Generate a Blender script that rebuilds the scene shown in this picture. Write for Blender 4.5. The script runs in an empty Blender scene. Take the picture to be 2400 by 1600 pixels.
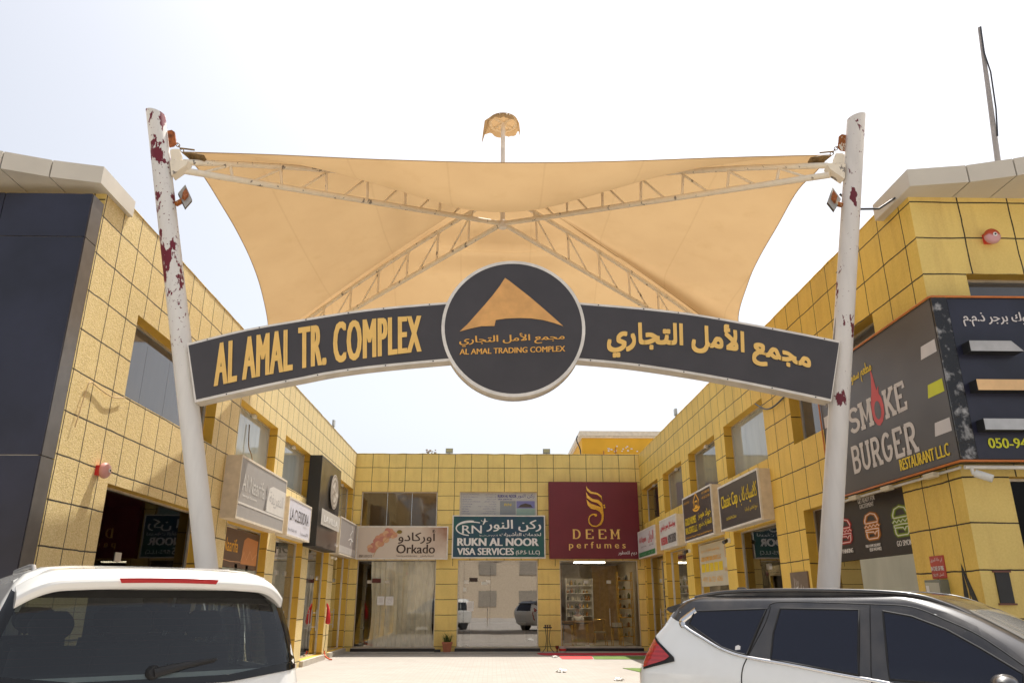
import bpy, bmesh, math, random
from mathutils import Vector, Matrix
random.seed(7)
R_ = math.radians
SC = bpy.context.scene
COL = SC.collection

# ------------------------------------------------------------------ camera, sky, sun, exposure
FPX, PITCH, YAW, EYE = 1780.0, R_(18.94), R_(1.37), 1.65
cam = bpy.data.cameras.new('camera')
cam.sensor_width = 36.0
cam.lens = FPX / 2400.0 * 36.0
cam.clip_start, cam.clip_end = 0.05, 3000
cam_o = bpy.data.objects.new('camera', cam)
COL.objects.link(cam_o)
cam_o.location = (0, 0, EYE)
cam_o.rotation_euler = (R_(90) + PITCH, 0, -YAW)
SC.camera = cam_o

SUN_DIR = Vector((0.62, 1.22, 3.4)).normalized()          # towards the sun
w = bpy.data.worlds.new('World'); SC.world = w; w.use_nodes = True
wn, wl = w.node_tree.nodes, w.node_tree.links
bg = wn['Background']
sky = wn.new('ShaderNodeTexSky')
sky.sky_type = 'NISHITA'; sky.sun_disc = False
sky.sun_elevation = math.asin(SUN_DIR.z)
sky.sun_rotation = math.atan2(SUN_DIR.x, SUN_DIR.y)
sky.altitude = 0; sky.air_density = 1.0; sky.dust_density = 4.5; sky.ozone_density = 1.0
hsv = wn.new('ShaderNodeHueSaturation'); hsv.inputs['Saturation'].default_value = 0.38
wl.new(sky.outputs[0], hsv.inputs['Color']); wl.new(hsv.outputs[0], bg.inputs['Color'])
bg.inputs['Strength'].default_value = 0.105
sun = bpy.data.lights.new('sun', 'SUN'); sun.energy = 3.6; sun.angle = R_(0.53); sun.color = (1.0, 0.955, 0.88)
sun_o = bpy.data.objects.new('sun', sun); COL.objects.link(sun_o)
sun_o.rotation_euler = SUN_DIR.to_track_quat('Z', 'Y').to_euler()
sun_o.location = (0, 0, 40)
vs = SC.view_settings
vs.view_transform = 'Standard'; vs.look = 'None'; vs.gamma = 1.0; vs.exposure = 1.0
SC.cycles.max_bounces = 8; SC.cycles.transparent_max_bounces = 12
SC.cycles.use_denoising = True

# ------------------------------------------------------------------ survey helpers (a sight line met with a wall plane)
_f0 = Vector((math.sin(YAW), math.cos(YAW), 0)); _rt = Vector((math.cos(YAW), -math.sin(YAW), 0))
_fw = _f0 * math.cos(PITCH) + Vector((0, 0, math.sin(PITCH))); _up = -_f0 * math.sin(PITCH) + Vector((0, 0, math.cos(PITCH)))
EYEP = Vector((0, 0, EYE))
def _ray(x, y): return _fw + _rt * ((x - 1200) / FPX) - _up * ((y - 800) / FPX)
def onx(x, y, X): d = _ray(x, y); return EYEP + d * (X / d.x)
def ony(x, y, Y): d = _ray(x, y); return EYEP + d * (Y / d.y)
def onz(x, y, Z): d = _ray(x, y); return EYEP + d * ((Z - EYE) / d.z)

# ------------------------------------------------------------------ materials
def lin(c):
    f = lambda v: v / 12.92 if v <= 0.04045 else ((v + 0.055) / 1.055) ** 2.4
    return tuple(f(v / 255.0) for v in c) + (1.0,)
def C4(c): return tuple(c) + (1.0,) if len(c) == 3 else c
class NT:
    def __init__(s, name):
        s.m = bpy.data.materials.new(name); s.m.use_nodes = True
        s.t = s.m.node_tree; s.n = s.t.nodes; s.l = s.t.links
        s.b = s.n['Principled BSDF']; s.out = s.n['Material Output']
    def new(s, typ, **k):
        n = s.n.new(typ)
        for a, v in k.items(): setattr(n, a, v)
        return n
    def put(s, sock, v):
        if isinstance(v, (int, float)): sock.default_value = v
        elif isinstance(v, (tuple, list)): sock.default_value = v
        else: s.l.new(v, sock)
    def math(s, op, a, b=0.0, c=None):
        n = s.new('ShaderNodeMath', operation=op)
        s.put(n.inputs[0], a); s.put(n.inputs[1], b)
        if c is not None: s.put(n.inputs[2], c)
        return n.outputs[0]
    def mix(s, f, a, b):
        n = s.new('ShaderNodeMix', data_type='RGBA')
        s.put(n.inputs[0], f); s.put(n.inputs[6], a); s.put(n.inputs[7], b)
        return n.outputs[2]
    def noise(s, vec, scale, detail=3.0, rough=0.55):
        n = s.new('ShaderNodeTexNoise'); n.inputs['Scale'].default_value = scale
        n.inputs['Detail'].default_value = detail; n.inputs['Roughness'].default_value = rough
        if vec is not None: s.l.new(vec, n.inputs['Vector'])
        return n.outputs['Fac']
    def ramp(s, v, lo, hi):
        n = s.new('ShaderNodeMapRange'); n.clamp = True
        s.put(n.inputs[0], v); n.inputs[1].default_value = lo; n.inputs[2].default_value = hi
        return n.outputs[0]
    def pos(s): return s.new('ShaderNodeNewGeometry').outputs['Position']
    def obj(s): return s.new('ShaderNodeTexCoord').outputs['Object']
    def scaled(s, v, sc):
        n = s.new('ShaderNodeMapping'); s.l.new(v, n.inputs['Vector']); n.inputs['Scale'].default_value = sc
        return n.outputs[0]
    def bump(s, h, strength, dist):
        n = s.new('ShaderNodeBump'); n.inputs['Strength'].default_value = strength; n.inputs['Distance'].default_value = dist
        s.put(n.inputs['Height'], h); s.l.new(n.outputs[0], s.b.inputs['Normal'])
    def base(s, v): s.put(s.b.inputs['Base Color'], v)
    def set(s, **k):
        for a, v in k.items(): s.put(s.b.inputs[a.replace('_', ' ')], v)
        return s.m

def simple(name, col, rough=0.5, metal=0.0, spec=0.5, vary=0.12, vscale=6.0, bump=0.0, bscale=60.0, coat=0.0):
    t = NT(name); v = t.obj()
    nz = t.noise(v, vscale, 4.0)
    a = tuple(c * (1 - vary) for c in col[:3]); b = tuple(min(1, c * (1 + vary)) for c in col[:3])
    t.base(t.mix(t.ramp(nz, 0.3, 0.7), C4(a), C4(b)))
    t.set(Roughness=rough, Metallic=metal)
    t.b.inputs['Specular IOR Level'].default_value = spec
    if coat: t.b.inputs['Coat Weight'].default_value = coat; t.b.inputs['Coat Roughness'].default_value = 0.03
    if bump: t.bump(t.noise(v, bscale, 3.0), bump, 0.01)
    return t.m

YEL = (0.60, 0.385, 0.085)
def wall_mat(name, axis, hz, hp, vo, vp, vmin=-9.0, grain=0.25, gscale=70.0, col=YEL, hz_near=None, ynear=0.0):
    """yellow textured render with painted dark panel joints"""
    t = NT(name); p = t.pos()
    sep = t.new('ShaderNodeSeparateXYZ'); t.l.new(p, sep.inputs[0])
    X, Y, Z = sep.outputs
    wob = t.math('MULTIPLY', t.math('SUBTRACT', t.noise(p, 2.2, 4.0), 0.5), 0.035)
    wid = t.math('ADD', 0.0062, t.math('MULTIPLY', t.noise(p, 1.3), 0.0065))
    def line(c, off, per):
        f = t.math('FRACT', t.math('ADD', t.math('DIVIDE', t.math('SUBTRACT', t.math('ADD', c, wob), off), per), 0.5))
        d = t.math('MULTIPLY', t.math('ABSOLUTE', t.math('SUBTRACT', f, 0.5)), per)
        return t.math('LESS_THAN', d, wid)
    h = line(Z, hz, hp)
    if hz_near is not None:
        nr = t.math('LESS_THAN', Y, ynear)
        h2 = line(Z, hz_near, hp)
        h = t.math('ADD', t.math('MULTIPLY', h2, nr), t.math('MULTIPLY', h, t.math('SUBTRACT', 1.0, nr)))
    m = h
    if axis:
        v = t.math('MULTIPLY', line(X if axis == 'X' else Y, vo, vp), t.math('GREATER_THAN', Z, vmin))
        if vmin > 0 and axis == 'Y':     # joints run to the ground on the near stretch only
            v = t.math('MAXIMUM', v, t.math('MULTIPLY', line(Y, vo, vp), t.math('LESS_THAN', Y, 15.2)))
        m = t.math('MAXIMUM', h, v)
    big = t.noise(p, 0.9, 5.0); fine = t.noise(p, gscale, 2.0, 0.7)
    st = t.noise(t.scaled(p, (3.0, 3.0, 0.35)), 2.0, 4.0)
    c1 = t.mix(t.ramp(big, 0.3, 0.7), C4(tuple(c * 0.86 for c in col)), C4(tuple(c * 1.08 for c in col)))
    c2 = t.mix(t.ramp(st, 0.5, 0.85), c1, C4((col[0] * 0.80, col[1] * 0.74, col[2] * 0.72)))
    c3 = t.mix(t.math('MULTIPLY', t.ramp(fine, 0.35, 0.7), 0.85 if grain > 0.5 else 0.22), c2, C4((col[0] * 1.3, col[1] * 1.38, col[2] * 2.0)))  # strong grain: grazing-sun sparkle put into the colour as pale specks
    t.base(t.mix(t.math('MULTIPLY', m, 0.96), c3, (0.022, 0.017, 0.016, 1)))
    if grain > 0.5: c3 = t.mix(t.math('MULTIPLY', t.ramp(t.noise(p, gscale * 1.3, 3.0, 0.7), 0.52, 0.72), 0.5), c3, C4((col[0] * 0.62, col[1] * 0.56, col[2] * 0.45)))  # dark specks paint in the shaded side of the coarse grain
    t.base(t.mix(t.math('MULTIPLY', m, 0.96), c3, (0.022, 0.017, 0.016, 1)))
    hgt = t.math('SUBTRACT', t.math('ADD', t.math('MULTIPLY', fine, 1.0), t.math('MULTIPLY', t.noise(p, gscale * 0.35, 3.0), 0.6)), t.math('MULTIPLY', m, 1.6))
    t.bump(hgt, grain, 0.012)
    t.set(Roughness=0.62); t.b.inputs['Specular IOR Level'].default_value = 0.3
    return t.m

def glass_mat(name, tint=(0.75, 0.78, 0.76), refl=1.0, rough=0.0):
    """thin pane: what is behind it, plus a mirror layer that grows at grazing angles"""
    t = NT(name); t.n.remove(t.b)
    tr = t.new('ShaderNodeBsdfTransparent'); tr.inputs[0].default_value = C4(tint)
    gl = t.new('ShaderNodeBsdfGlossy'); gl.inputs['Roughness'].default_value = rough
    fr = t.new('ShaderNodeFresnel'); fr.inputs['IOR'].default_value = 1.5
    nz = t.noise(t.obj(), 0.8, 2.0)
    b = t.new('ShaderNodeBump'); b.inputs['Strength'].default_value = 0.03; b.inputs['Distance'].default_value = 0.02
    t.l.new(nz, b.inputs['Height']); t.l.new(b.outputs[0], gl.inputs['Normal'])
    mx = t.new('ShaderNodeMixShader')
    t.l.new(t.math('MINIMUM', t.math('MULTIPLY', fr.outputs[0], refl), 0.95), mx.inputs[0])
    t.l.new(tr.outputs[0], mx.inputs[1]); t.l.new(gl.outputs[0], mx.inputs[2])
    t.l.new(mx.outputs[0], t.out.inputs['Surface'])
    return t.m

def emit_mat(name, col, s):
    t = NT(name); t.set(Base_Color=C4(col), Emission_Color=C4(col), Emission_Strength=s); return t.m

def peel_mat(name, paint, under, z0, z1, amount, scale=5.0, rough=0.6):
    """old paint that has flaked off in patches between heights z0 and z1"""
    t = NT(name); p = t.pos()
    sep = t.new('ShaderNodeSeparateXYZ'); t.l.new(p, sep.inputs[0])
    zz = t.math('MULTIPLY', t.ramp(sep.outputs[2], z0, z0 + 1.2), t.math('SUBTRACT', 1.0, t.ramp(sep.outputs[2], z1 - 0.4, z1)))
    n1 = t.noise(t.scaled(p, (1.6, 1.6, 0.8)), scale, 8.0, 0.62)
    m1 = t.math('GREATER_THAN', n1, t.math('SUBTRACT', 0.90, t.math('MULTIPLY', zz, amount)))
    n2 = t.noise(p, 26.0, 5.0, 0.6)
    m2 = t.math('GREATER_THAN', n2, t.math('SUBTRACT', 0.86, t.math('MULTIPLY', zz, amount * 0.62)))
    dirt = t.ramp(t.noise(t.scaled(p, (4, 4, 0.6)), 3.0, 5.0), 0.45, 0.8)
    c = t.mix(t.math('MULTIPLY', dirt, 0.35), C4(paint), C4(tuple(v * 0.72 for v in paint)))
    edge = t.math('MAXIMUM', m1, m2)
    t.base(t.mix(edge, c, C4(under)))
    t.bump(t.math('MULTIPLY', edge, -1.0), 0.5, 0.01)
    t.set(Roughness=rough); t.b.inputs['Specular IOR Level'].default_value = 0.25; return t.m

M = {}
M['wall_left'] = wall_mat('stucco_left', 'Y', 6.49, 0.528, 9.13, 0.5145, 2.9, grain=0.7, gscale=60, col=(0.68, 0.52, 0.21))
M['wall_right'] = wall_mat('stucco_right', 'Y', 6.55, 0.524, 9.17, 0.602, 2.95, grain=0.45, gscale=28, col=(0.80, 0.55, 0.115), hz_near=6.19, ynear=11.2)  # same yellow paint, colour raised to make up for this wall's shade
M['wall_back'] = wall_mat('stucco_back', 'X', 5.945, 0.5245, -4.59, 0.6235, 2.9, grain=0.2, gscale=50, col=(0.84, 0.63, 0.20))  # same yellow paint; light missing at the rear is put into the colour
M['wall_front'] = wall_mat('stucco_front', 'X', 6.20, 0.525, 6.20, 0.68, grain=0.22, gscale=40, col=(0.76, 0.56, 0.17))
M['reveal'] = wall_mat('stucco_reveal', None, 6.49, 0.5245, 0, 1, grain=0.2, gscale=50, col=(0.68, 0.42, 0.06))
M['roof'] = simple('roof_screed', (0.5, 0.46, 0.4), 0.9)
M['alu_trim'] = simple('aluminium_trim', (0.62, 0.58, 0.5), 0.35, 0.6)
M['dark_metal'] = simple('dark_metal', (0.03, 0.03, 0.032), 0.4)
M['steel'] = simple('brushed_steel', (0.55, 0.54, 0.52), 0.3, 0.9)
M['white_plastic'] = simple('white_plastic', (0.7, 0.68, 0.62), 0.5)
M['glass'] = glass_mat('shop_glass', (0.90, 0.92, 0.89), 1.6)
M['glass_mirror'] = glass_mat('coated_shop_glass', (0.80, 0.80, 0.76), 9.0)
M['glass_half'] = glass_mat('lightly_coated_glass', (0.93, 0.94, 0.91), 3.0)
M['glass_dark'] = glass_mat('tinted_shop_glass', (0.30, 0.25, 0.25), 0.5)
def film(name, col, spec=0.8, rough=0.04):
    t = NT(name); v = t.obj()
    st = t.noise(t.scaled(v, (1.0, 1.0, 0.25)), 3.0, 4.0)
    t.base(t.mix(t.ramp(st, 0.3, 0.75), C4(tuple(c * 0.82 for c in col)), C4(col)))
    t.b.inputs['Specular IOR Level'].default_value = spec
    nz = t.noise(v, 0.9, 2.0); t.bump(nz, 0.02, 0.02)
    return t.set(Roughness=rough)
M['film_pale'] = film('frosted_window_film', (0.42, 0.45, 0.42))
M['film_mid'] = film('grey_window_film', (0.22, 0.235, 0.22))
M['film_dark'] = film('dark_window_film', (0.035, 0.03, 0.032), 1.0)
M['film_bronze'] = film('bronze_window_film', (0.10, 0.065, 0.03), 1.0)
M['film_grey'] = film('smoky_window_film', (0.10, 0.10, 0.105), 1.0)
M['navy_clad'] = simple('navy_composite_panel', (0.018, 0.019, 0.036), 0.30, 0.0, 0.5, 0.35, 1.2)
M['grey_clad'] = simple('grey_composite_panel', (0.14, 0.13, 0.12), 0.35, 0.3)
M['fascia'] = simple('cream_fascia_panel', (0.60, 0.55, 0.46), 0.4, 0.0, 0.5, 0.05, 2.0)
M['black_step'] = simple('black_granite', (0.02, 0.02, 0.022), 0.25)
M['tile_pale'] = simple('pale_step_tile', (0.5, 0.45, 0.38), 0.5)
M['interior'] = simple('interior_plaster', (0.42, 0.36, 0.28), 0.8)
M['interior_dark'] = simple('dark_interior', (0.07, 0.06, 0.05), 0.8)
M['curtain'] = simple('cream_curtain', (0.86, 0.82, 0.72), 0.9, 0, 0.2, 0.10, 3.0)
M['curtain_grey'] = simple('grey_curtain', (0.36, 0.35, 0.33), 0.9, 0, 0.2)
M['gold'] = simple('polished_gold', (0.75, 0.48, 0.12), 0.16, 1.0, vary=0.05)
M['gold_text'] = simple('gold_vinyl', (0.84, 0.53, 0.15), 0.5, vary=0.06)
M['amber_text'] = simple('amber_vinyl', (0.78, 0.40, 0.08), 0.5, vary=0.05)
M['charcoal'] = simple('charcoal_sign_face', (0.052, 0.046, 0.048), 0.35, vary=0.1, vscale=3)
M['white_paint'] = simple('white_frame_paint', (0.72, 0.68, 0.62), 0.45)
M['cream_paint'] = simple('cream_sign_return', (0.66, 0.58, 0.46), 0.5)
M['white'] = simple('white_vinyl', (0.78, 0.76, 0.74), 0.5, vary=0.03)
M['black'] = simple('black_vinyl', (0.02, 0.02, 0.02), 0.5)
M['maroon'] = simple('maroon_sign_face', (0.155, 0.012, 0.024), 0.35, vary=0.08, vscale=1.5)
M['teal'] = None
M['red'] = simple('red_plastic', (0.55, 0.02, 0.02), 0.4)
M['rust'] = simple('rusted_steel', (0.30, 0.085, 0.02), 0.8, vary=0.6, vscale=14, bump=0.4)
M['pole_left'] = peel_mat('flaking_white_paint', (0.72, 0.69, 0.64), (0.16, 0.022, 0.035), 3.4, 8.9, 0.345, 3.4)
M['pole_right'] = peel_mat('chipped_white_paint', (0.70, 0.66, 0.61), (0.15, 0.03, 0.04), 2.9, 8.7, 0.295, 4.2)
M['truss'] = peel_mat('chipped_cream_paint', (0.84, 0.75, 0.60), (0.25, 0.22, 0.19), 5.0, 10.4, 0.27, 6.0)

# ------------------------------------------------------------------ building blocks
def tag(o, label=None, cat=None, group=None, kind=None):
    if label: o['label'] = label
    if cat: o['category'] = cat
    if group: o['group'] = group
    if kind: o['kind'] = kind
    return o
def thing(name, label, cat, loc=(0, 0, 0), rz=0.0, group=None):
    o = bpy.data.objects.new(name, None); COL.objects.link(o)
    o.empty_display_size = 0.2; o.location = loc; o.rotation_euler = (0, 0, rz)
    return tag(o, label, cat, group)
def rootloc(p):
    v = Vector((0, 0, 0))
    while p is not None: v += p.location; p = p.parent
    return v
class MB:
    """collects shapes in world (or, local=True, in the thing's own) coordinates and links them as ONE mesh object"""
    def __init__(s): s.bm = bmesh.new(); s.mats = []
    def mi(s, m):
        if m not in s.mats: s.mats.append(m)
        return s.mats.index(m)
    def face(s, pts, m=None, smooth=False):
        f = s.bm.faces.new([s.bm.verts.new(p) for p in pts]); f.smooth = smooth
        f.material_index = s.mi(m) if m else 0
        return f
    def hexa(s, c, m=None, skip=()):
        v = [s.bm.verts.new(p) for p in c]
        for i, q in enumerate(((0, 1, 2, 3), (7, 6, 5, 4), (0, 4, 5, 1), (1, 5, 6, 2), (2, 6, 7, 3), (3, 7, 4, 0))):
            if i in skip: continue
            f = s.bm.faces.new([v[k] for k in q]); f.material_index = s.mi(m) if m else 0
    def box(s, a, b, m=None):
        x0, y0, z0 = a; x1, y1, z1 = b
        s.hexa([(x0, y0, z0), (x1, y0, z0), (x1, y1, z0), (x0, y1, z0), (x0, y0, z1), (x1, y0, z1), (x1, y1, z1), (x0, y1, z1)], m)
    def pbox(s, P, a0, a1, z0, z1, d0, d1, m=None):
        s.hexa([P(a0, z0, d0), P(a1, z0, d0), P(a1, z0, d1), P(a0, z0, d1), P(a0, z1, d0), P(a1, z1, d0), P(a1, z1, d1), P(a0, z1, d1)], m)
    def prism(s, front, off, m=None, side=None):
        off = Vector(off); n = len(front)
        a = [s.bm.verts.new(p) for p in front]; b = [s.bm.verts.new(Vector(p) + off) for p in front]
        for f, mm in [(s.bm.faces.new(a), m), (s.bm.faces.new(list(reversed(b))), side or m)] + \
                     [(s.bm.faces.new([a[i], b[i], b[(i + 1) % n], a[(i + 1) % n]]), side or m) for i in range(n)]:
            f.material_index = s.mi(mm) if mm else 0
    def tube(s, pts, r, m=None, n=10, cap=True, radii=None):
        pts = [Vector(p) for p in pts]; rings = []; prev = None
        for i, p in enumerate(pts):
            d = (pts[min(i + 1, len(pts) - 1)] - pts[max(i - 1, 0)]).normalized()
            if prev is None:
                u = d.cross(Vector((0, 0, 1)))
                if u.length < 1e-3: u = d.cross(Vector((1, 0, 0)))
            else: u = prev - d * prev.dot(d)
            u.normalize(); prev = u; v = d.cross(u)
            rr = radii[i] if radii else r
            rings.append([s.bm.verts.new(p + u * (rr * math.cos(2 * math.pi * k / n)) + v * (rr * math.sin(2 * math.pi * k / n))) for k in range(n)])
        ix = s.mi(m) if m else 0
        for a, b in zip(rings, rings[1:]):
            for k in range(n):
                f = s.bm.faces.new([a[k], a[(k + 1) % n], b[(k + 1) % n], b[k]]); f.smooth = True; f.material_index = ix
        if cap:
            for q in (list(reversed(rings[0])), rings[-1]):
                f = s.bm.faces.new(q); f.material_index = ix
            sharp = [e for q in (rings[0], rings[-1]) for i in range(n) for e in [s.bm.edges.get((q[i], q[(i + 1) % n]))] if e]
            for e in sharp: e.smooth = False
        return rings
    def lathe(s, c, axis, prof, m=None, n=20):
        """prof: (radius, distance along axis)"""
        c = Vector(c); d = Vector(axis).normalized()
        u = d.cross(Vector((0, 0, 1)))
        if u.length < 1e-3: u = Vector((1, 0, 0))
        u.normalize(); v = d.cross(u); ix = s.mi(m) if m else 0
        rings = [[s.bm.verts.new(c + d * h + u * (r * math.cos(2 * math.pi * k / n)) + v * (r * math.sin(2 * math.pi * k / n))) for k in range(n)] for r, h in prof]
        for a, b in zip(rings, rings[1:]):
            for k in range(n):
                f = s.bm.faces.new([a[k], a[(k + 1) % n], b[(k + 1) % n], b[k]]); f.smooth = True; f.material_index = ix
        for q in (list(reversed(rings[0])), rings[-1]):
            f = s.bm.faces.new(q); f.material_index = ix
            for i in range(n):
                e = s.bm.edges.get((q[i], q[(i + 1) % n]))
                if e: e.smooth = False
    def grid(s, fn, nu, nv, m=None, keep=None, smooth=True):
        ix = s.mi(m) if m else 0
        g = [[s.bm.verts.new(fn(i / nu, j / nv)) for j in range(nv + 1)] for i in range(nu + 1)]
        for i in range(nu):
            for j in range(nv):
                if keep and not keep((i + .5) / nu, (j + .5) / nv): continue
                f = s.bm.faces.new([g[i][j], g[i + 1][j], g[i + 1][j + 1], g[i][j + 1]]); f.smooth = smooth; f.material_index = ix
    def build(s, name, m=None, parent=None, local=False, recalc=True, merge=0.0, bevel=0.0):
        if merge: bmesh.ops.remove_doubles(s.bm, verts=s.bm.verts, dist=merge)
        if recalc: bmesh.ops.recalc_face_normals(s.bm, faces=s.bm.faces)
        if parent is not None and not local:
            off = rootloc(parent)
            for v in s.bm.verts: v.co -= off
        lo = [v for v in s.bm.verts if not v.link_faces]
        if lo: bmesh.ops.delete(s.bm, geom=lo, context='VERTS')
        me = bpy.data.meshes.new(name); s.bm.to_mesh(me); s.bm.free()
        for mm in (s.mats or [m]): me.materials.append(mm)
        o = bpy.data.objects.new(name, me); COL.objects.link(o)
        if parent is not None: o.parent = parent
        if bevel:
            bv = o.modifiers.new('bevel', 'BEVEL'); bv.width = bevel; bv.segments = 2; bv.limit_method = 'ANGLE'
        return o

# wall planes: P(along, up, inward depth); 'along' is a world coordinate of that wall
LX, RX, BY = -5.21, 5.54, 28.85
PL = lambda a, z, d=0.0: Vector((LX - d, a, z))
PR = lambda a, z, d=0.0: Vector((RX + d, a, z))
PB = lambda a, z, d=0.0: Vector((a, BY + d, z))
PFR = lambda a, z, d=0.0: Vector((a, 8.90 + d, z))
PFL = lambda a, z, d=0.0: Vector((a, 9.10 + d, z))

def holed_wall(mb, P, a0, a1, z0, z1, holes, m, rev, depth=0.25):
    As = sorted({a0, a1, *[h[0] for h in holes], *[h[1] for h in holes]}); Zs = sorted({z0, z1, *[h[2] for h in holes], *[h[3] for h in holes]})
    for i in range(len(As) - 1):
        for j in range(len(Zs) - 1):
            ca, cz = (As[i] + As[i + 1]) / 2, (Zs[j] + Zs[j + 1]) / 2
            if any(h[0] < ca < h[1] and h[2] < cz < h[3] for h in holes): continue
            mb.face([P(As[i], Zs[j]), P(As[i + 1], Zs[j]), P(As[i + 1], Zs[j + 1]), P(As[i], Zs[j + 1])], m)
    for h in holes:
        b0, b1, y0, y1 = h[:4]; dp = depth
        for q in ([(b0, y0), (b0, y1)], [(b0, y1), (b1, y1)], [(b1, y1), (b1, y0)], [(b1, y0), (b0, y0)]):
            mb.face([P(*q[0], 0), P(*q[1], 0), P(*q[1], dp), P(*q[0], dp)], rev)

# ------------------------------------------------------------------ lettering
_AF = {'ا':0xFE8D,'أ':0xFE83,'ب':0xFE8F,'ت':0xFE95,'ج':0xFE9D,'ح':0xFEA1,'خ':0xFEA5,'د':0xFEA9,'ر':0xFEAD,'ز':0xFEAF,'س':0xFEB1,'ش':0xFEB5,'ص':0xFEB9,'ط':0xFEC1,'ع':0xFEC9,'ف':0xFED1,'ق':0xFED5,'ك':0xFED9,'ل':0xFEDD,'م':0xFEE1,'ن':0xFEE5,'ه':0xFEE9,'و':0xFEED,'ي':0xFEF1,'ة':0xFE93,'ذ':0xFEAB}
def ar(s):
    """joins Arabic letters into their written forms, in left-to-right drawing order"""
    nj = 'اأدذرزوة'; out = []; i = 0; prev = False
    while i < len(s):
        ch = s[i]
        if ch not in _AF: out.append(ch); prev = False; i += 1; continue
        if ch == 'ل' and i + 1 < len(s) and s[i + 1] in 'اأ':
            out.append(chr((0xFEFB if s[i + 1] == 'ا' else 0xFEF7) + (1 if prev else 0))); prev = False; i += 2; continue
        nxt = i + 1 < len(s) and s[i + 1] in _AF and ch not in nj
        f = (1 if prev else 0) if ch in nj else ((3 if nxt else 1) if prev else (2 if nxt else 0))
        out.append(chr(_AF[ch] + f)); prev = nxt; i += 1
    return ''.join(reversed(out))
_tc = {}
def glyphs(body):
    if body not in _tc:
        c = bpy.data.curves.new('lettering', 'FONT'); c.body = body; c.resolution_u = 3; c.space_character = 1.14 if body.startswith('AL AMAL TR.') else 1.0
        o = bpy.data.objects.new('lettering', c); COL.objects.link(o)
        dg = bpy.context.evaluated_depsgraph_get()
        me = bpy.data.meshes.new_from_object(o.evaluated_get(dg))
        vv = [v.co.copy() for v in me.vertices]; ff = [tuple(p.vertices) for p in me.polygons]
        bpy.data.objects.remove(o); bpy.data.curves.remove(c); bpy.data.meshes.remove(me)
        x0, x1 = min(v.x for v in vv), max(v.x for v in vv); y0, y1 = min(v.y for v in vv), max(v.y for v in vv)
        _tc[body] = ([((v.x - x0) / (x1 - x0), (v.y - y0) / (y1 - y0)) for v in vv], ff)
    return _tc[body]
def put_text(mb, body, fn, m, bold=(), lift=0.0008):
    """fn(a, b, lift) places the unit box of the text; bold adds copies shifted by (da, db), each a hair nearer"""
    vv, ff = glyphs(body); ix = mb.mi(m)
    for k, (da, db) in enumerate([(0, 0)] + list(bold)):
        vs_ = [mb.bm.verts.new(fn(a + da, b + db, lift * k)) for a, b in vv]
        for f in ff:
            try: mb.bm.faces.new([vs_[i] for i in f]).material_index = ix
            except ValueError: pass
def boldx(w, n=2, h=0.0):
    o = [(w * k / n * s, 0) for k in range(1, n + 1) for s in (1, -1)]
    if h: o += [(0, h), (0, -h), (w, h), (-w, h), (w, -h), (-w, -h)]
    return o
def quad_fn(bl, br, tr, tl, nrm, base=0.0):
    bl, br, tr, tl, nrm = (Vector(v) for v in (bl, br, tr, tl, nrm))
    return lambda a, b, l=0.0: (bl * (1 - a) + br * a) * (1 - b) + (tl * (1 - a) + tr * a) * b + nrm * (base + l)

# stroke letters with slab feet, drawn as flat bars in a unit cell
def _arc(cx, cy, rx, ry, a0, a1, n=10): return [(cx + rx * math.cos(R_(a0 + (a1 - a0) * k / n)), cy + ry * math.sin(R_(a0 + (a1 - a0) * k / n))) for k in range(n + 1)]
STROKE = {
 'S': ([_arc(.5, .74, .36, .24, 20, 270) + _arc(.5, .26, .36, .24, 90, -160)], []),
 'M': ([[(.14, 0), (.14, 1)], [(.86, 0), (.86, 1)], [(.14, 1), (.5, .25), (.86, 1)]], [(.14, 0), (.86, 0), (.1, 1), (.9, 1)]),
 'K': ([[(.18, 0), (.18, 1)], [(.85, 1), (.22, .42)], [(.38, .55), (.86, 0)]], [(.18, 0), (.18, 1), (.84, 1), (.86, 0)]),
 'E': ([[(.2, 0), (.2, 1)], [(.1, 0), (.88, 0), (.88, .24)], [(.1, 1), (.86, 1), (.86, .78)], [(.2, .52), (.66, .52)]], []),
 'B': ([[(.2, 0), (.2, 1)], [(.1, 1)] + _arc(.56, .76, .27, .24, 90, -90) + [(.2, .52)], [(.1, 0)] + list(reversed(_arc(.56, .26, .3, .26, 90, -90))) + [(.2, .52)]], []),
 'U': ([[(.18, 1), (.18, .3)] + _arc(.5, .3, .32, .3, 180, 360) + [(.82, 1)]], [(.18, 1), (.82, 1)]),
 'R': ([[(.2, 0), (.2, 1)], [(.1, 1)] + _arc(.54, .74, .28, .26, 90, -90) + [(.2, .48)], [(.48, .48), (.84, 0)]], [(.2, 0), (.86, 0)]),
 'G': ([_arc(.52, .5, .38, .5, 45, 345, 16) + [(.89, .46), (.56, .46)]], []),
 'D': ([[(.2, 0), (.2, 1)], [(.08, 0), (.45, 0)] + _arc(.45, .5, .4, .5, -90, 90) + [(.08, 1)]], []),
 'O': ([_arc(.5, .5, .38, .5, 0, 360, 20)], []),
}
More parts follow.
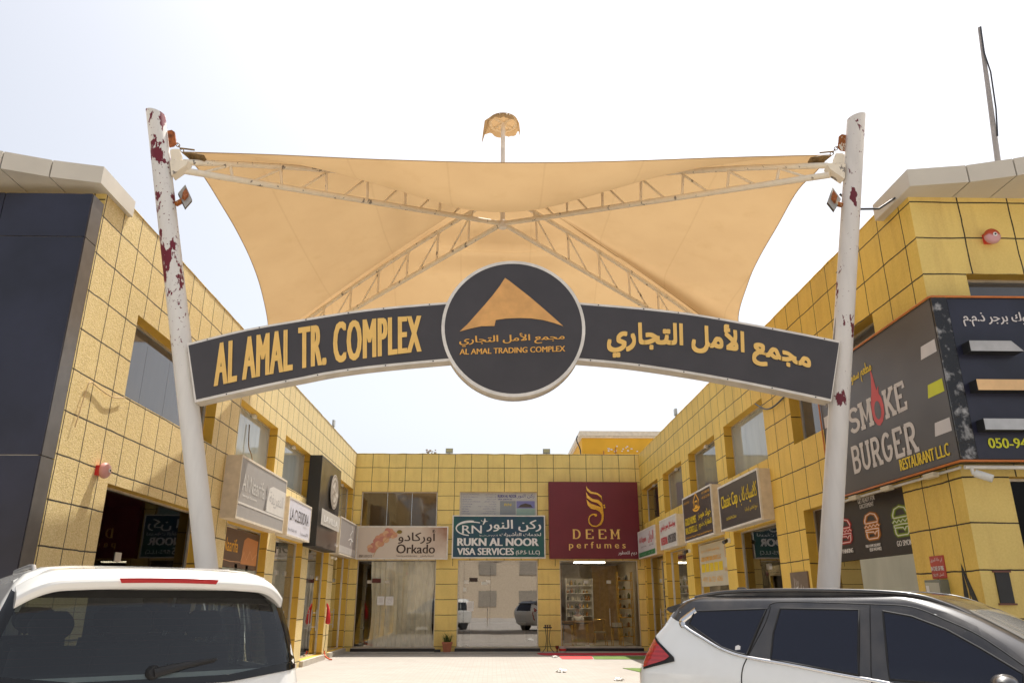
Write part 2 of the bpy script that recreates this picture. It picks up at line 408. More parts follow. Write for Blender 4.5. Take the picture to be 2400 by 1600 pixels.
def stroke_line(mb, pts, fn, th, tv, m, lift):
    """a flat bar of width th (in a) by tv (in b) along pts"""
    ix = mb.mi(m); n = len(pts)
    L = []
    for i, p in enumerate(pts):
        a = pts[max(i - 1, 0)]; b = pts[min(i + 1, n - 1)]
        dx, dy = (b[0] - a[0]) / th, (b[1] - a[1]) / tv
        l = math.hypot(dx, dy) or 1; nx, ny = -dy / l * th / 2, dx / l * tv / 2
        L.append(((p[0] + nx, p[1] + ny), (p[0] - nx, p[1] - ny)))
    vv = [(mb.bm.verts.new(fn(*q, lift)), mb.bm.verts.new(fn(*r, lift))) for q, r in L]
    for i in range(n - 1):
        mb.bm.faces.new([vv[i][0], vv[i][1], vv[i + 1][1], vv[i + 1][0]]).material_index = ix
def stroke_text(root, s, fn, m, th=0.24, tv=0.16, gap=0.16, serif=True, lift0=0.0):
    n = len(s); cw = 1.0 / (n + gap * (n - 1)); k = 0
    for i, ch in enumerate(s):
        if ch not in STROKE: continue
        mb = MB()
        x0 = i * cw * (1 + gap)
        g = lambda a, b, l=0.0, x0=x0: fn(x0 + a * cw, tv / 2 + b * (1 - tv), l)
        for pl in STROKE[ch][0]:
            k += 1; stroke_line(mb, pl, g, th, tv, m, lift0 + 0.0006 * (k % 9))
        if serif:
            for (x, y) in STROKE[ch][1]:
                k += 1; stroke_line(mb, [(x - th * .8, y), (x + th * .8, y)], g, th, tv, m, lift0 + 0.0006 * (k % 9))
        mb.build('letter', m, root, recalc=False)

# ------------------------------------------------------------------ ground
def ground_mat():
    t = NT('pale_block_paving'); p = t.pos()
    br = t.new('ShaderNodeTexBrick'); t.l.new(p, br.inputs['Vector'])
    br.inputs['Scale'].default_value = 1.0; br.inputs['Brick Width'].default_value = 0.22; br.inputs['Row Height'].default_value = 0.11
    br.inputs['Mortar Size'].default_value = 0.006
    br.inputs['Color1'].default_value = (0.30, 0.272, 0.24, 1); br.inputs['Color2'].default_value = (0.345, 0.312, 0.275, 1); br.inputs['Mortar'].default_value = (0.225, 0.20, 0.175, 1)
    st = t.ramp(t.noise(p, 0.7, 6.0), 0.45, 0.75)
    t.base(t.mix(t.math('MULTIPLY', st, 0.45), br.outputs['Color'], (0.26, 0.23, 0.195, 1)))
    t.bump(br.outputs['Fac'], 0.3, -0.004); return t.set(Roughness=0.85)
b = MB(); b.face([(-400, -400, 0), (400, -400, 0), (400, 400, 0), (-400, 400, 0)])
tag(b.build('ground', ground_mat()), 'pale beige block paving of the courtyard', kind='structure')
b = MB(); b.box((-5.2, 28.1, 0), (5.53, 28.84, 0.022), None)
tag(b.build('pavement', simple('grey_pavement_tile', (0.36, 0.33, 0.29), 0.8)), 'narrow paved strip in front of the rear shops', kind='structure')

# ------------------------------------------------------------------ windows and shop fronts (parts of the buildings)
def window(bld, P, a0, a1, z0, z1, film, depth=0.22, splits=1, clamp=True, trim=None, axisflip=1):
    f = MB(); t = 0.035
    for q in ((a0, a1, z1 - t, z1), (a0, a1, z0, z0 + t), (a0, a0 + t, z0 + t, z1 - t), (a1 - t, a1, z0 + t, z1 - t)):
        f.pbox(P, q[0], q[1], q[2], q[3], depth - 0.03, depth + 0.03)
    fr = f.build('window', trim or M['alu_trim'], bld)
    g = MB()
    for k in range(splits + 1):
        s0 = a0 + t + (a1 - a0 - 2 * t) * k / (splits + 1); s1 = a0 + t + (a1 - a0 - 2 * t) * (k + 1) / (splits + 1)
        g.pbox(P, s0 + 0.003, s1 - 0.003, z0 + t, z1 - t, depth - 0.006, depth + 0.006)
    g.build('pane', film, fr)
    if clamp:
        c = MB(); am = (a0 + a1) / 2
        c.pbox(P, am - 0.09, am + 0.09, z1 - 0.075, z1 - 0.005, depth - 0.10, depth - 0.032)
        c.build('clamp', M['white_plastic'], fr)
    return fr
def room(bld, P, a0, a1, z0, z1, d0, d1, m):
    """the inside of a shop: floor, ceiling, three walls"""
    r = MB()
    r.face([P(a0, z0, d0), P(a1, z0, d0), P(a1, z0, d1), P(a0, z0, d1)]); r.face([P(a0, z1, d0), P(a1, z1, d0), P(a1, z1, d1), P(a0, z1, d1)])
    r.face([P(a0, z0, d1), P(a1, z0, d1), P(a1, z1, d1), P(a0, z1, d1)])
    r.face([P(a0, z0, d0), P(a0, z1, d0), P(a0, z1, d1), P(a0, z0, d1)]); r.face([P(a1, z0, d0), P(a1, z1, d0), P(a1, z1, d1), P(a1, z0, d1)])
    return r.build('shop_room', m, bld, recalc=False)
def shopfront(bld, P, a0, a1, z0, z1, glass, doors=(), depth=0.2, top=None, handle=True):
    """thin metal edging > panes of glass, door leaf with patch fittings and a pull handle"""
    f = MB(); t = 0.03
    for q in ((a0, a1, z1 - t, z1), (a0, a1, z0, z0 + t), (a0, a0 + t, z0 + t, z1 - t), (a1 - t, a1, z0 + t, z1 - t)):
        f.pbox(P, *q, depth - 0.03, depth + 0.03)
    fr = f.build('shopfront', M['alu_trim'], bld)
    cuts = sorted({a0 + t, a1 - t, *[x for d in doors for x in d]})
    for c0, c1 in zip(cuts, cuts[1:]):
        isd = any(abs(c0 - d[0]) < 1e-6 for d in doors); zt = 2.36 if isd else z1 - t
        g = MB(); g.face([P(c0 + 0.004, z0 + t, depth), P(c1 - 0.004, z0 + t, depth), P(c1 - 0.004, zt, depth), P(c0 + 0.004, zt, depth)])
        g.build('glass_door' if isd else 'glass_pane', glass, fr)
        if isd:
            g = MB(); g.face([P(c0 + 0.004, zt + 0.006, depth), P(c1 - 0.004, zt + 0.006, depth), P(c1 - 0.004, z1 - t, depth), P(c0 + 0.004, z1 - t, depth)])
            g.build('glass_pane', glass, fr)
            for aa, q0, q1 in ((c0, zt - .06, zt + .05), (c1 - .16, zt - .06, zt + .05), (c0, z0 + t, z0 + t + .05)):
                h = MB(); h.pbox(P, aa, aa + 0.16, q0, q1, depth - 0.03, depth + 0.03); h.build('patch_fitting', M['steel'], fr)
            if handle:
                h = MB(); hx = c1 - 0.09
                h.tube([P(hx, 0.85, depth - 0.07), P(hx, 1.45, depth - 0.07)], 0.014)
                for z in (0.95, 1.35): h.tube([P(hx, z, depth - 0.07), P(hx, z, depth)], 0.010)
                h.build('handle', M['steel'], fr)
    return fr
def curtain(name, label, P, a0, a1, z0, z1, d, m, amp=0.05, waves=9, gather=0.0, group=None, seed=1):
    c = MB(); rnd = random.Random(seed); ph = [rnd.uniform(0, 6.28) for _ in range(4)]
    def fn(u, v):
        a = a0 + (a1 - a0) * u; s = math.sin(u * waves * 6.283 + ph[0] + 0.5 * math.sin(u * 9 + ph[1])) + 0.4 * math.sin(u * waves * 14 + ph[2])
        cx = (a0 + a1) / 2; a = a + (cx - a) * gather * math.sin(v * 3.1416) * (1 - v) * 1.2
        return P(a, z0 + (z1 - z0) * v, d + amp * s * (0.55 + 0.45 * (1 - v)))
    c.grid(fn, 110, 8)
    o = c.build(name, m, recalc=False)
    return tag(o, label, 'curtain', group)

# ------------------------------------------------------------------ left building
LW = [(10.5, 14.0, 4.40, 5.62), (15.34, 18.15, 4.40, 5.62), (18.9, 21.7, 4.40, 5.62), (22.36, 25.1, 4.40, 5.62), (25.9, 28.6, 4.40, 5.62)]
LS = [(10.45, 14.0, 0.15, 3.17), (15.35, 18.2, 0.15, 3.17), (18.91, 21.6, 0.15, 3.17), (22.34, 25.13, 0.15, 3.17), (25.92, 28.6, 0.15, 3.17)]
left = thing('shop_building', 'sunlit yellow two-storey shop block on the left with navy panelled front', 'building', (-9.0, 19.0, 0))
def parapet_wall(mb, P, a0, a1, z1, m, rev, holes, th=0.25):
    holed_wall(mb, P, a0, a1, 0.0, z1, holes, m, rev)
    # uneven rendered coping
    n = int((a1 - a0) / 0.25)
    rnd = random.Random(3)
    top = [z1 + rnd.uniform(-0.006, 0.012) for _ in range(n + 1)]
    for k in range(n):
        q0, q1 = a0 + (a1 - a0) * k / n, a0 + (a1 - a0) * (k + 1) / n
        mb.face([P(q0, z1 - 0.0005, -0.012), P(q1, z1 - 0.0005, -0.012), P(q1, top[k + 1] + .01, -0.005), P(q0, top[k] + .01, -0.005)], m)
        mb.face([P(q0, top[k] + .01, -0.005), P(q1, top[k + 1] + .01, -0.005), P(q1, top[k + 1] + .01, th), P(q0, top[k] + .01, th)], rev)
        mb.face([P(q0, z1 - 0.0005, -0.012), P(q1, z1 - 0.0005, -0.012), P(q1, z1 - 0.0005, 0), P(q0, z1 - 0.0005, 0)], rev)
        mb.face([P(q0, top[k] + .01, th), P(q1, top[k + 1] + .01, th), P(q1, 6.6, th), P(q0, 6.6, th)], rev)
b = MB(); parapet_wall(b, PL, 9.1, 28.85, 7.0, M['wall_left'], M['reveal'], LW + LS)
b.face([(LX, 9.1, 0), (-16, 9.1, 0), (-16, 9.1, 7.0), (LX, 9.1, 7.0)], M['wall_front'])
b.face([(-16, 9.1, 0), (-16, 36, 0), (-16, 36, 7), (-16, 9.1, 7)], M['wall_front'])
b.build('wall', None, left, recalc=False)
b = MB(); b.face([(LX - .25, 9.1, 6.6), (-16, 9.1, 6.6), (-16, 36, 6.6), (LX - .25, 36, 6.6)]); b.build('roof', M['roof'], left)
b = MB()
seams_x = [-5.212, -6.32, -7.55, -8.8, -10.1, -11.4, -13.0]; seams_z = [0.05, 3.25, 6.03, 6.65]
for x1, x0 in zip(seams_x, seams_x[1:]):
    for z0, z1 in zip(seams_z, seams_z[1:]):
        b.box((x0 + 0.006, 8.80, z0 + 0.006), (x1 - (0.006 if x1 < -5.3 else 0), 8.82, z1 - 0.006), M['navy_clad'])
for z0, z1 in zip(seams_z, seams_z[1:]): b.box((-5.235, 8.8205, z0 + .006), (-5.206, 9.085, z1 - .006), M['grey_clad'])
b.box((-13.0, 8.822, 0.05), (-5.245, 9.098, 6.645), M['alu_trim'])
b.build('cladding', None, left)
def fascia(bld, front, yback, z0, z1, sgn):
    seg = MB(); jn = MB()
    for i in range(len(front) - 1):
        (xa, ya), (xb, yb) = front[i], front[i + 1]
        dx, dy = xb - xa, yb - ya; l = math.hypot(dx, dy); g = 0.008
        pa = (xa + dx / l * (g if i else 0), ya + dy / l * (g if i else 0)); pb = (xb - dx / l * g, yb - dy / l * g)
        seg.prism([(pa[0], pa[1], z0), (pb[0], pb[1], z0), (pb[0], yback, z0), (pa[0], yback, z0)], (0, 0, z1 - z0), M['fascia'])
    jn.prism([(front[0][0] + sgn * .02, front[0][1] + .05, z0 + .012)] + [(x, y + .02, z0 + .012) for x, y in front[1:-1]] + [(front[-1][0] - sgn * .02, front[-1][1] + .03, z0 + .012)] +
             [(front[-1][0] - sgn * .02, yback - .02, z0 + .012), (front[0][0] + sgn * .02, yback - .02, z0 + .012)], (0, 0, z1 - z0 - .024), M['dark_metal'])
    f = seg.build('roof_fascia', None, bld); jn.build('joint_backing', None, f)
fascia(left, [(-5.15, 8.82), (-5.74, 8.68), (-6.25, 8.49), (-6.9, 8.2), (-7.7, 7.8), (-9.2, 7.2), (-11.5, 6.6)], 9.75, 6.815, 7.06, -1)
for i, h in enumerate(LW): window(left, PL, *h, [M['film_grey'], M['film_pale'], M['film_pale'], M['film_mid'], M['film_mid']][i], splits=3 if i == 0 else 2, clamp=i > 0)
for i, h in enumerate(LS):
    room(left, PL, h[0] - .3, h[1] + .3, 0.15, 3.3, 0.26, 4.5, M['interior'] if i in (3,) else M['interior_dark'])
    d = {0: [], 1: [(16.6, 17.5)], 2: [(19.9, 20.8)], 3: [(22.6, 23.7), (23.7, 24.7)], 4: [(26.3, 27.3)]}[i]
    shopfront(left, PL, *h, M['glass_dark'] if i == 0 else M['glass'], d)
b = MB()
for h in LS[1:]: b = MB(); b.pbox(PL, h[0] - .02, h[1] + .02, 0, 0.148, -0.10, 0.24); b.build('doorstep', M['tile_pale'], left)

# ------------------------------------------------------------------ right building
RW = [(25.72, 28.55, 4.37, 5.62), (22.3, 24.9, 4.37, 5.62), (18.75, 21.44, 4.37, 5.65), (15.16, 17.93, 4.40, 5.66), (10.3, 13.75, 4.40, 5.66)]
RS = [(25.6, 28.5, 0.15, 3.18), (22.5, 25.2, 0.15, 3.18), (18.6, 21.75, 0.15, 3.18), (15.12, 17.88, 0.15, 3.18), (10.26, 13.7, 0.15, 3.20)]
right = thing('shop_building', 'shaded yellow two-storey shop block on the right with a burger restaurant at its corner', 'building', (9.5, 19.0, 0))
b = MB(); parapet_wall(b, PR, 8.9, 28.85, 7.0, M['wall_right'], M['reveal'], RW + RS)
holed_wall(b, PFR, RX, 16.0, 0, 6.95, [(6.11, 10.5, 4.2, 5.68), (6.11, 10.5, 0.12, 3.06)], M['wall_front'], M['reveal'], 0.25)
b.face([(16, 8.9, 0), (16, 36, 0), (16, 36, 7), (16, 8.9, 7)], M['wall_front'])
b.build('wall', None, right, recalc=False)
b = MB(); b.face([(RX + .25, 8.9, 6.6), (16, 8.9, 6.6), (16, 36, 6.6), (RX + .25, 36, 6.6)]); b.build('roof', M['roof'], right)
fascia(right, [(5.42, 8.62), (6.14, 8.5), (6.65, 8.33), (7.4, 8.0), (8.6, 7.5), (11.0, 6.8)], 9.58, 6.80, 7.05, 1)
for i, h in enumerate(RW): window(right, PR, *h, [M['film_dark'], M['film_mid'], M['film_mid'], M['film_pale'], M['film_grey']][i], splits=2, clamp=i < 3)
window(right, PFR, 6.11, 10.5, 4.2, 5.68, M['film_grey'], splits=2, clamp=False)
room(right, PFR, 6.11, 10.5, 0.12, 3.06, 0.26, 1.3, M['interior_dark'])
shopfront(right, PFR, 6.11, 10.5, 0.12, 3.06, M['glass_dark'], [(7.4, 8.4)])
for i, h in enumerate(RS):
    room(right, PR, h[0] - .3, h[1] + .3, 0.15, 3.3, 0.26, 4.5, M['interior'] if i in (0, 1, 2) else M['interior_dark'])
    d = {0: [(26.3, 27.2)], 1: [(22.8, 23.8)], 2: [(18.9, 20.0)], 3: [(15.4, 16.4)], 4: [(10.9, 11.9)]}[i]
    shopfront(right, PR, *h, M['glass'] if i < 4 else M['glass_dark'], d)
b = MB()
for h in RS[:4]: b = MB(); b.pbox(PR, h[0] - .02, h[1] + .02, 0, 0.148, -0.10, 0.24); b.build('doorstep', M['tile_pale'], right)

# ------------------------------------------------------------------ rear building
BW = [(-4.93, -2.10, 4.30, 5.58), (-1.27, 1.63, 4.30, 5.58), (2.43, 5.30, 4.30, 5.58)]
BS = [(-4.93, -2.07, 0.15, 3.11), (-1.28, 1.63, 0.15, 3.11), (2.43, 5.30, 0.15, 3.11)]
rear = thing('shop_building', 'yellow two-storey shop block closing the rear of the courtyard', 'building', (0.2, 31.0, 0))
b = MB(); parapet_wall(b, PB, LX, RX, 7.0, M['wall_back'], M['reveal'], BW + BS)
b.build('wall', None, rear, recalc=False)
b = MB(); b.face([(LX - .25, 29.1, 6.6), (RX + .25, 29.1, 6.6), (RX + .25, 36, 6.6), (LX - .25, 36, 6.6)], None)
b.build('roof', M['roof'], rear)
for i, h in enumerate(BW): window(rear, PB, *h, [M['film_bronze'], M['film_mid'], M['film_dark']][i], splits=2, depth=0.12, clamp=False)
for i, h in enumerate(BS):
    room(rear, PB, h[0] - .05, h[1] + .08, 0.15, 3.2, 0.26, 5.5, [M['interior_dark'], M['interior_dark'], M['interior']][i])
    d = {0: [(-4.55, -3.75)], 1: [(-1.05, -0.1)], 2: [(3.3, 4.3)]}[i]
    shopfront(rear, PB, *h, [M['glass_half'], M['glass_mirror'], M['glass']][i], d, depth=0.12)
b = MB()
for h in BS: b = MB(); b.pbox(PB, h[0] - .05, h[1] + .05, 0.023, 0.125, -0.10, 0.24, M['black_step']); b.pbox(PB, h[0] - .04, h[1] + .04, 0.126, 0.15, -0.08, 0.24, M['tile_pale']); b.build('doorstep', None, rear)

# ------------------------------------------------------------------ shade canopy over the entrance
YS = 9.0
def ext(p, q, z): t = (z - p.z) / (q.z - p.z); return p + (q - p) * t
lp0, lp1 = ony(484.5, 1328, YS), ony(371.6, 325.7, YS); lbase, ltop = ext(lp0, lp1, 0), ext(lp0, lp1, 8.02)
rp0, rp1 = ony(1941, 1380, YS), ony(2002.6, 344.8, YS); rbase, rtop = ext(rp0, rp1, 0), ext(rp0, rp1, 8.12)
canopy = thing('shade_canopy', 'sagging tan fabric canopy on leaning white poles and cream trusses over the entrance', 'canopy', (0.2, 12.9, 0))
def pole(base, top, m, cut):
    b = MB(); r = b.tube([base, base + (top - base) * .5, top], 0.121, n=32)
    for v in r[-1]:                                             # slanting cut, high on the outer side
        dx = (v.co - top).x
        v.co = v.co + (top - base).normalized() * (cut * dx)
    b.lathe(base, (0, 0, 1), [(0.22, 0.0), (0.22, 0.02), (0.125, 0.025)], n=28)
    return b.build('pole', m, canopy, recalc=True)
pole(lbase, ltop, M['pole_left'], -0.50); pole(rbase, rtop, M['pole_right'], 0.45)

hub = ony(1178, 525, 12.9); MX, MY = hub.x, hub.y
mtop = ony(1181, 289, 12.9); ringz = ony(1178, 452, 12.9).z
cFL, cFR = ony(432, 356, 9.1), ony(1944, 363, 9.1)
cRL, cRR = onx(628, 808, -5.12), onx(1748, 822, 5.46)
def lerp(a, b, t): return a + (b - a) * t
def chord_top(pe, t):
    e = Vector((MX, MY, ringz - .02)); p = lerp(pe, e, t); p.z += 0.13 * 4 * t * (1 - t); return p
def truss(pt, pb, nseg):
    b = MB(); d = (Vector((MX, MY, 0)) - Vector((pt.x, pt.y, 0))).normalized()
    tops = [chord_top(pt, t / 16) for t in range(17)]
    tops[-1] -= d * .05
    b.tube(tops, 0.042, n=12)
    hb = hub - d * 0.03
    b.tube([pb, hb], 0.045, n=12)
    for k in range(1, nseg):
        t = k / nseg; a = chord_top(pt, t); c = lerp(pb, hb, t)
        b.tube([a, c], 0.022, n=8, cap=False)
        t2 = (k + 0.72) / nseg
        if t2 < 1: b.tube([lerp(pb, hb, t - 0.0), chord_top(pt, min(t2, .97))] if False else [chord_top(pt, t + .012), lerp(pb, hb, max(t - .62 / nseg, .02))], 0.018, n=8, cap=False)
    return b.build('truss', M['truss'], canopy)
fl_t, fl_b = ony(408, 380, YS), ony(418, 398, YS); fr_t, fr_b = ony(1958, 388, YS), ony(1945, 410, YS)
truss(fl_t, fl_b, 8); truss(fr_t, fr_b, 8)
rl_t, rl_b = cRL + Vector((.12, 0, .02)), cRL + Vector((.14, 0, -.26)); rr_t, rr_b = cRR + Vector((-.12, 0, .02)), cRR + Vector((-.14, 0, -.26))
truss(rl_t, rl_b, 8); truss(rr_t, rr_b, 8)
for c, sx in ((cRL, -1), (cRR, 1)):
    b = MB(); b.tube([Vector((c.x + sx * .12, c.y, 6.7)), Vector((c.x + sx * .12, c.y, c.z + .25))], .08, n=16)
    b.tube([Vector((c.x + sx * .12, c.y, c.z)), Vector((c.x - sx * .1, c.y, c.z))], .05, n=10)
    b.build('wall_post', M['truss'], canopy)
# mast with its cap ring and the torn cloth left on it
b = MB(); b.tube([hub + Vector((0, 0, -.06)), Vector((MX, MY, mtop.z))], 0.046, n=14); b.lathe(hub + Vector((0, 0, -.09)), (0, 0, 1), [(.07, 0), (.09, .03), (.09, .14), (.05, .16)], n=16)
mast = b.build('mast', simple('mast_paint', (0.82, 0.76, 0.68), .45), canopy)
b = MB(); RC = 0.27; cz = mtop.z
ringp = [(MX + RC * math.cos(6.2832 * k / 28), MY + RC * math.sin(6.2832 * k / 28), cz) for k in range(29)]
b.tube(ringp, 0.034, n=10, cap=False)
for a in (45, 135): b.tube([(MX + RC * math.cos(R_(a)), MY + RC * math.sin(R_(a)), cz), (MX - RC * math.cos(R_(a)), MY - RC * math.sin(R_(a)), cz)], 0.03, n=10)
b.build('cap_ring', M['truss'], mast)
def cloth_mat():
    t = NT('tan_shade_cloth'); p = t.pos(); t.n.remove(t.b)
    v = t.noise(p, 0.8, 5.0); st = t.ramp(t.noise(p, 2.3, 6.0), 0.55, 0.8)
    c = t.mix(t.ramp(v, 0.3, 0.7), (0.44, 0.293, 0.148, 1), (0.485, 0.33, 0.17, 1))
    c = t.mix(t.math('MULTIPLY', st, 0.35), c, (0.37, 0.235, 0.10, 1))
    sx_ = t.new('ShaderNodeSeparateXYZ'); t.l.new(p, sx_.inputs[0])
    seam = t.math('LESS_THAN', t.math('ABSOLUTE', t.math('SUBTRACT', t.math('FRACT', t.math('DIVIDE', sx_.outputs[0], 1.42)), 0.5)), 0.010)
    c = t.mix(t.math('MULTIPLY', seam, .14), c, (0.25, .15, .06, 1))
    df = t.new('ShaderNodeBsdfDiffuse'); tl = t.new('ShaderNodeBsdfTranslucent'); mx = t.new('ShaderNodeMixShader')
    t.l.new(c, df.inputs[0]); t.l.new(c, tl.inputs[0]); mx.inputs[0].default_value = 0.36
    bn = t.new('ShaderNodeBump'); bn.inputs['Strength'].default_value = 0.25; bn.inputs['Distance'].default_value = 0.06
    t.l.new(t.noise(t.scaled(p, (1, 1, .4)), 1.6, 6.0, 0.5), bn.inputs['Height']); t.l.new(bn.outputs[0], df.inputs['Normal']); t.l.new(bn.outputs[0], tl.inputs['Normal'])
    t.l.new(df.outputs[0], mx.inputs[1]); t.l.new(tl.outputs[0], mx.inputs[2]); t.l.new(mx.outputs[0], t.out.inputs['Surface'])
    return t.m
M['cloth'] = cloth_mat()
rnd = random.Random(5)
b = MB(); n = 36; rim = []; low = []
for k in range(n):
    a = 6.2832 * k / n; ca, sa = math.cos(a), math.sin(a)
    drop = 0.10 + 0.06 * rnd.random() + (0.46 if 2.75 < a < 3.65 else 0.0) * (1 - abs(a - 3.2) / .5 if abs(a - 3.2) < .5 else 0) + (0.16 if a < .3 or a > 6.1 else 0) * rnd.random()
    rr = RC + .05 + (0.10 if 2.6 < a < 3.8 else 0.02)
    rim.append((MX + (RC + .02) * ca, MY + (RC + .02) * sa, cz + .045)); low.append((MX + rr * ca, MY + rr * sa, cz - drop + .03))
for k in range(n):
    j = (k + 1) % n
    b.face([rim[k], rim[j], (MX, MY, cz + .075)]); b.face([rim[k], low[k], low[j], rim[j]])
b.build('torn_cloth', M['cloth'], mast, recalc=False)
# the fabric: four sectors between the trusses
def poly_curve(pts):
    def f(t):
        t = min(max(t, 0), 1) * (len(pts) - 1); i = min(int(t), len(pts) - 2); u = t - i
        p0 = pts[max(i - 1, 0)]; p1 = pts[i]; p2 = pts[i + 1]; p3 = pts[min(i + 2, len(pts) - 1)]
        return 0.5 * ((2 * p1) + (p2 - p0) * u + (2 * p0 - 5 * p1 + 4 * p2 - p3) * u * u + (3 * p1 - p0 - 3 * p2 + p3) * u ** 3)
    return f
hemF = poly_curve([cFL, ony(640, 362.5, 9.32), ony(900, 374, 9.5), ony(1180, 381, 9.58), ony(1440, 378, 9.5), ony(1700, 369, 9.32), cFR])
hemL = poly_curve([cFL, ony(478, 414, 9.85), ony(516.5, 475.5, 10.6), ony(554.8, 540.5, 11.5), ony(589, 611, 12.6), ony(612, 678, 13.8), ony(628, 756, 15.3), cRL])
hemR = poly_curve([cFR, ony(1915.6, 399, 9.75), ony(1867.8, 448.7, 10.5), ony(1822, 529, 11.6), ony(1778, 605.6, 12.8), ony(1753, 663, 13.8), ony(1730, 747, 15.3), cRR])
hemB = poly_curve([cRL, Vector((-2.6, 16.0, 7.08)), Vector((0.1, 15.75, 7.05)), Vector((2.8, 16.0, 7.08)), cRR])
RR0 = 0.30
corners = {'FL': cFL, 'FR': cFR, 'RL': cRL, 'RR': cRR}
def ringpt(c): d = Vector((c.x - MX, c.y - MY, 0)).normalized(); return Vector((MX, MY, ringz + .06)) + d * RR0
def diag(c, r):
    p = lerp(ringpt(c), c, r); p.z += 0.10 + 0.13 * 4 * r * (1 - r) * (0.65 + .35 * r) - .10 * r; return p
def sector(ca, cb, hem, rev, sag, seed):
    A, B = corners[ca], corners[cb]; ra, rb = ringpt(A), ringpt(B); rn = random.Random(seed)
    ph = [rn.uniform(0, 6) for _ in range(4)]
    def fn(u, r):
        H = hem(1 - u) if rev else hem(u)
        ang = lerp(ra, rb, u) - Vector((MX, MY, 0)); ang.z = 0; Rp = Vector((MX, MY, ra.z)) + ang.normalized() * RR0
        P = lerp(diag(A, r), diag(B, r), u) + Rp * (1 - r) + H * r - (lerp(ra, rb, u) * (1 - r) + lerp(A, B, u) * r)
        k = 4 * u * (1 - u)
        P.z -= sag * k * math.sin(math.pi * r ** 0.85)
        P.z += (0.15 if seed == 4 else 0.045) * k * math.sin(r * (34 if seed == 4 else 24) + ph[0]) * math.exp(-((r - .28) / .16) ** 2) + 0.016 * k * math.sin(u * 17 + ph[1]) * (1 - r)
        return P
    return fn
b = MB()
b.grid(sector('FL', 'FR', hemF, False, 0.86, 1), 56, 36); b.grid(sector('FL', 'RL', hemL, False, 0.22, 2), 48, 36)
b.grid(sector('FR', 'RR', hemR, False, 0.22, 3), 48, 36)
holes = lambda u, v: not (v < .05 and (.30 < u < .36 or .52 < u < .55))
b.grid(sector('RL', 'RR', hemB, False, 0.25, 4), 56, 36)
fab = b.build('fabric', M['cloth'], canopy, recalc=False, merge=0.002)
# hem cords
b = MB()
for h in (hemF, hemL, hemR, hemB): b.tube([h(k / 40) - Vector((0, 0, .003)) for k in range(41)], 0.006, n=6)
b.build('hem', M['cloth'], fab)
# corner plates, chains, brackets
M['old_steel'] = simple('weathered_brown_steel', (0.19, 0.12, 0.05), .6, .5, vary=.4, vscale=20)
for c, px, top, sx in ((cFL, lp1, ltop, 1), (cFR, rp1, rtop, -1)):
    b = MB(); d = Vector((sx, .18, -.02)).normalized(); s = Vector((-.1 * sx, .55, -.35)).normalized()
    n_ = d.cross(s).normalized()
    if n_.y > 0: n_ = -n_
    o = c + n_ * .03
    pl = [o - d * .03 + s * .0, o + d * .10 - s * .015, o + d * .26 - s * .0, o + d * .29 + s * .07, o + d * .22 + s * .13, o + d * .10 + s * .12]
    b.prism(pl, -n_ * .012)
    for q in (.08, .15, .22): b.lathe(o + d * q + s * .06, n_, [(.014, 0), (.012, .012)], n=8)
    b.build('corner_plate', M['old_steel'], fab)
    ax = (ltop - lbase if sx > 0 else rtop - rbase).normalized(); pb_ = lbase if sx > 0 else rbase
    pole_at = lambda z: pb_ + ax * (z / ax.z)
    cp = pole_at(c.z + .10)
    b = MB(); u = Vector((sx, 0, 0)) - ax * ax.x * sx; u.normalize(); e = cp + u * .13
    outline = [e + ax * -.13, e + u * .06 + ax * -.13, e + u * .095 + ax * -.09, e + u * .095 + ax * .09, e + u * .06 + ax * .13, e + ax * .13]
    b.prism([p + Vector((0, -.012, 0)) for p in outline], (0, .024, 0))
    b.build('lug_plate', M['rust'] if sx > 0 else peel_mat('rust_bitten_paint', (.66, .58, .46), (.28, .09, .02), 5, 9, .46, 9.0), canopy)
    a0 = e + u * .06; a1 = c - d * .02; b = MB(); nl = 5
    for k in range(nl):
        m0, m1 = lerp(a0, a1, k / nl), lerp(a0, a1, (k + 1) / nl); dd = (m1 - m0); l = dd.length; dd.normalize()
        w_ = Vector((0, 1, 0)) if k % 2 else dd.cross(Vector((0, 1, 0))).normalized(); cc = (m0 + m1) / 2
        b.tube([cc + dd * (l * .68 * math.cos(6.2832 * q / 12)) + w_ * (.022 * math.sin(6.2832 * q / 12)) for q in range(13)], .0065, n=6, cap=False)
    b.tube([a1 - d * .02 + Vector((0, -.03, .03)), a1 + d * .16 + Vector((0, -.03, .03))], .012, n=8)
    b.build('chain', M['old_steel'], canopy)
    zt = (fl_t if sx > 0 else fr_t).z
    for dz, m_ in ((.04, 'truss'), (-.14, 'truss')):
        cp = pole_at(zt + dz); e = cp + u * .135; b = MB()
        if dz > 0:
            outline = [e - ax * .10, e + u * .12 - ax * .10, e + u * .15 - ax * .02, e + u * .12 + ax * .10, e + u * .03 + ax * .12, e + ax * .10]
            b.prism([p + Vector((0, -.012, 0)) for p in outline], (0, .024, 0))
        else:
            outline = [e + ax * .10, e + u * .24 + ax * .03, e + u * .20 - ax * .03, e - ax * .14]
            b.prism([p + Vector((0, -.07, 0)) for p in outline], (0, .14, 0))
        b.build('bracket', M['truss'], canopy)

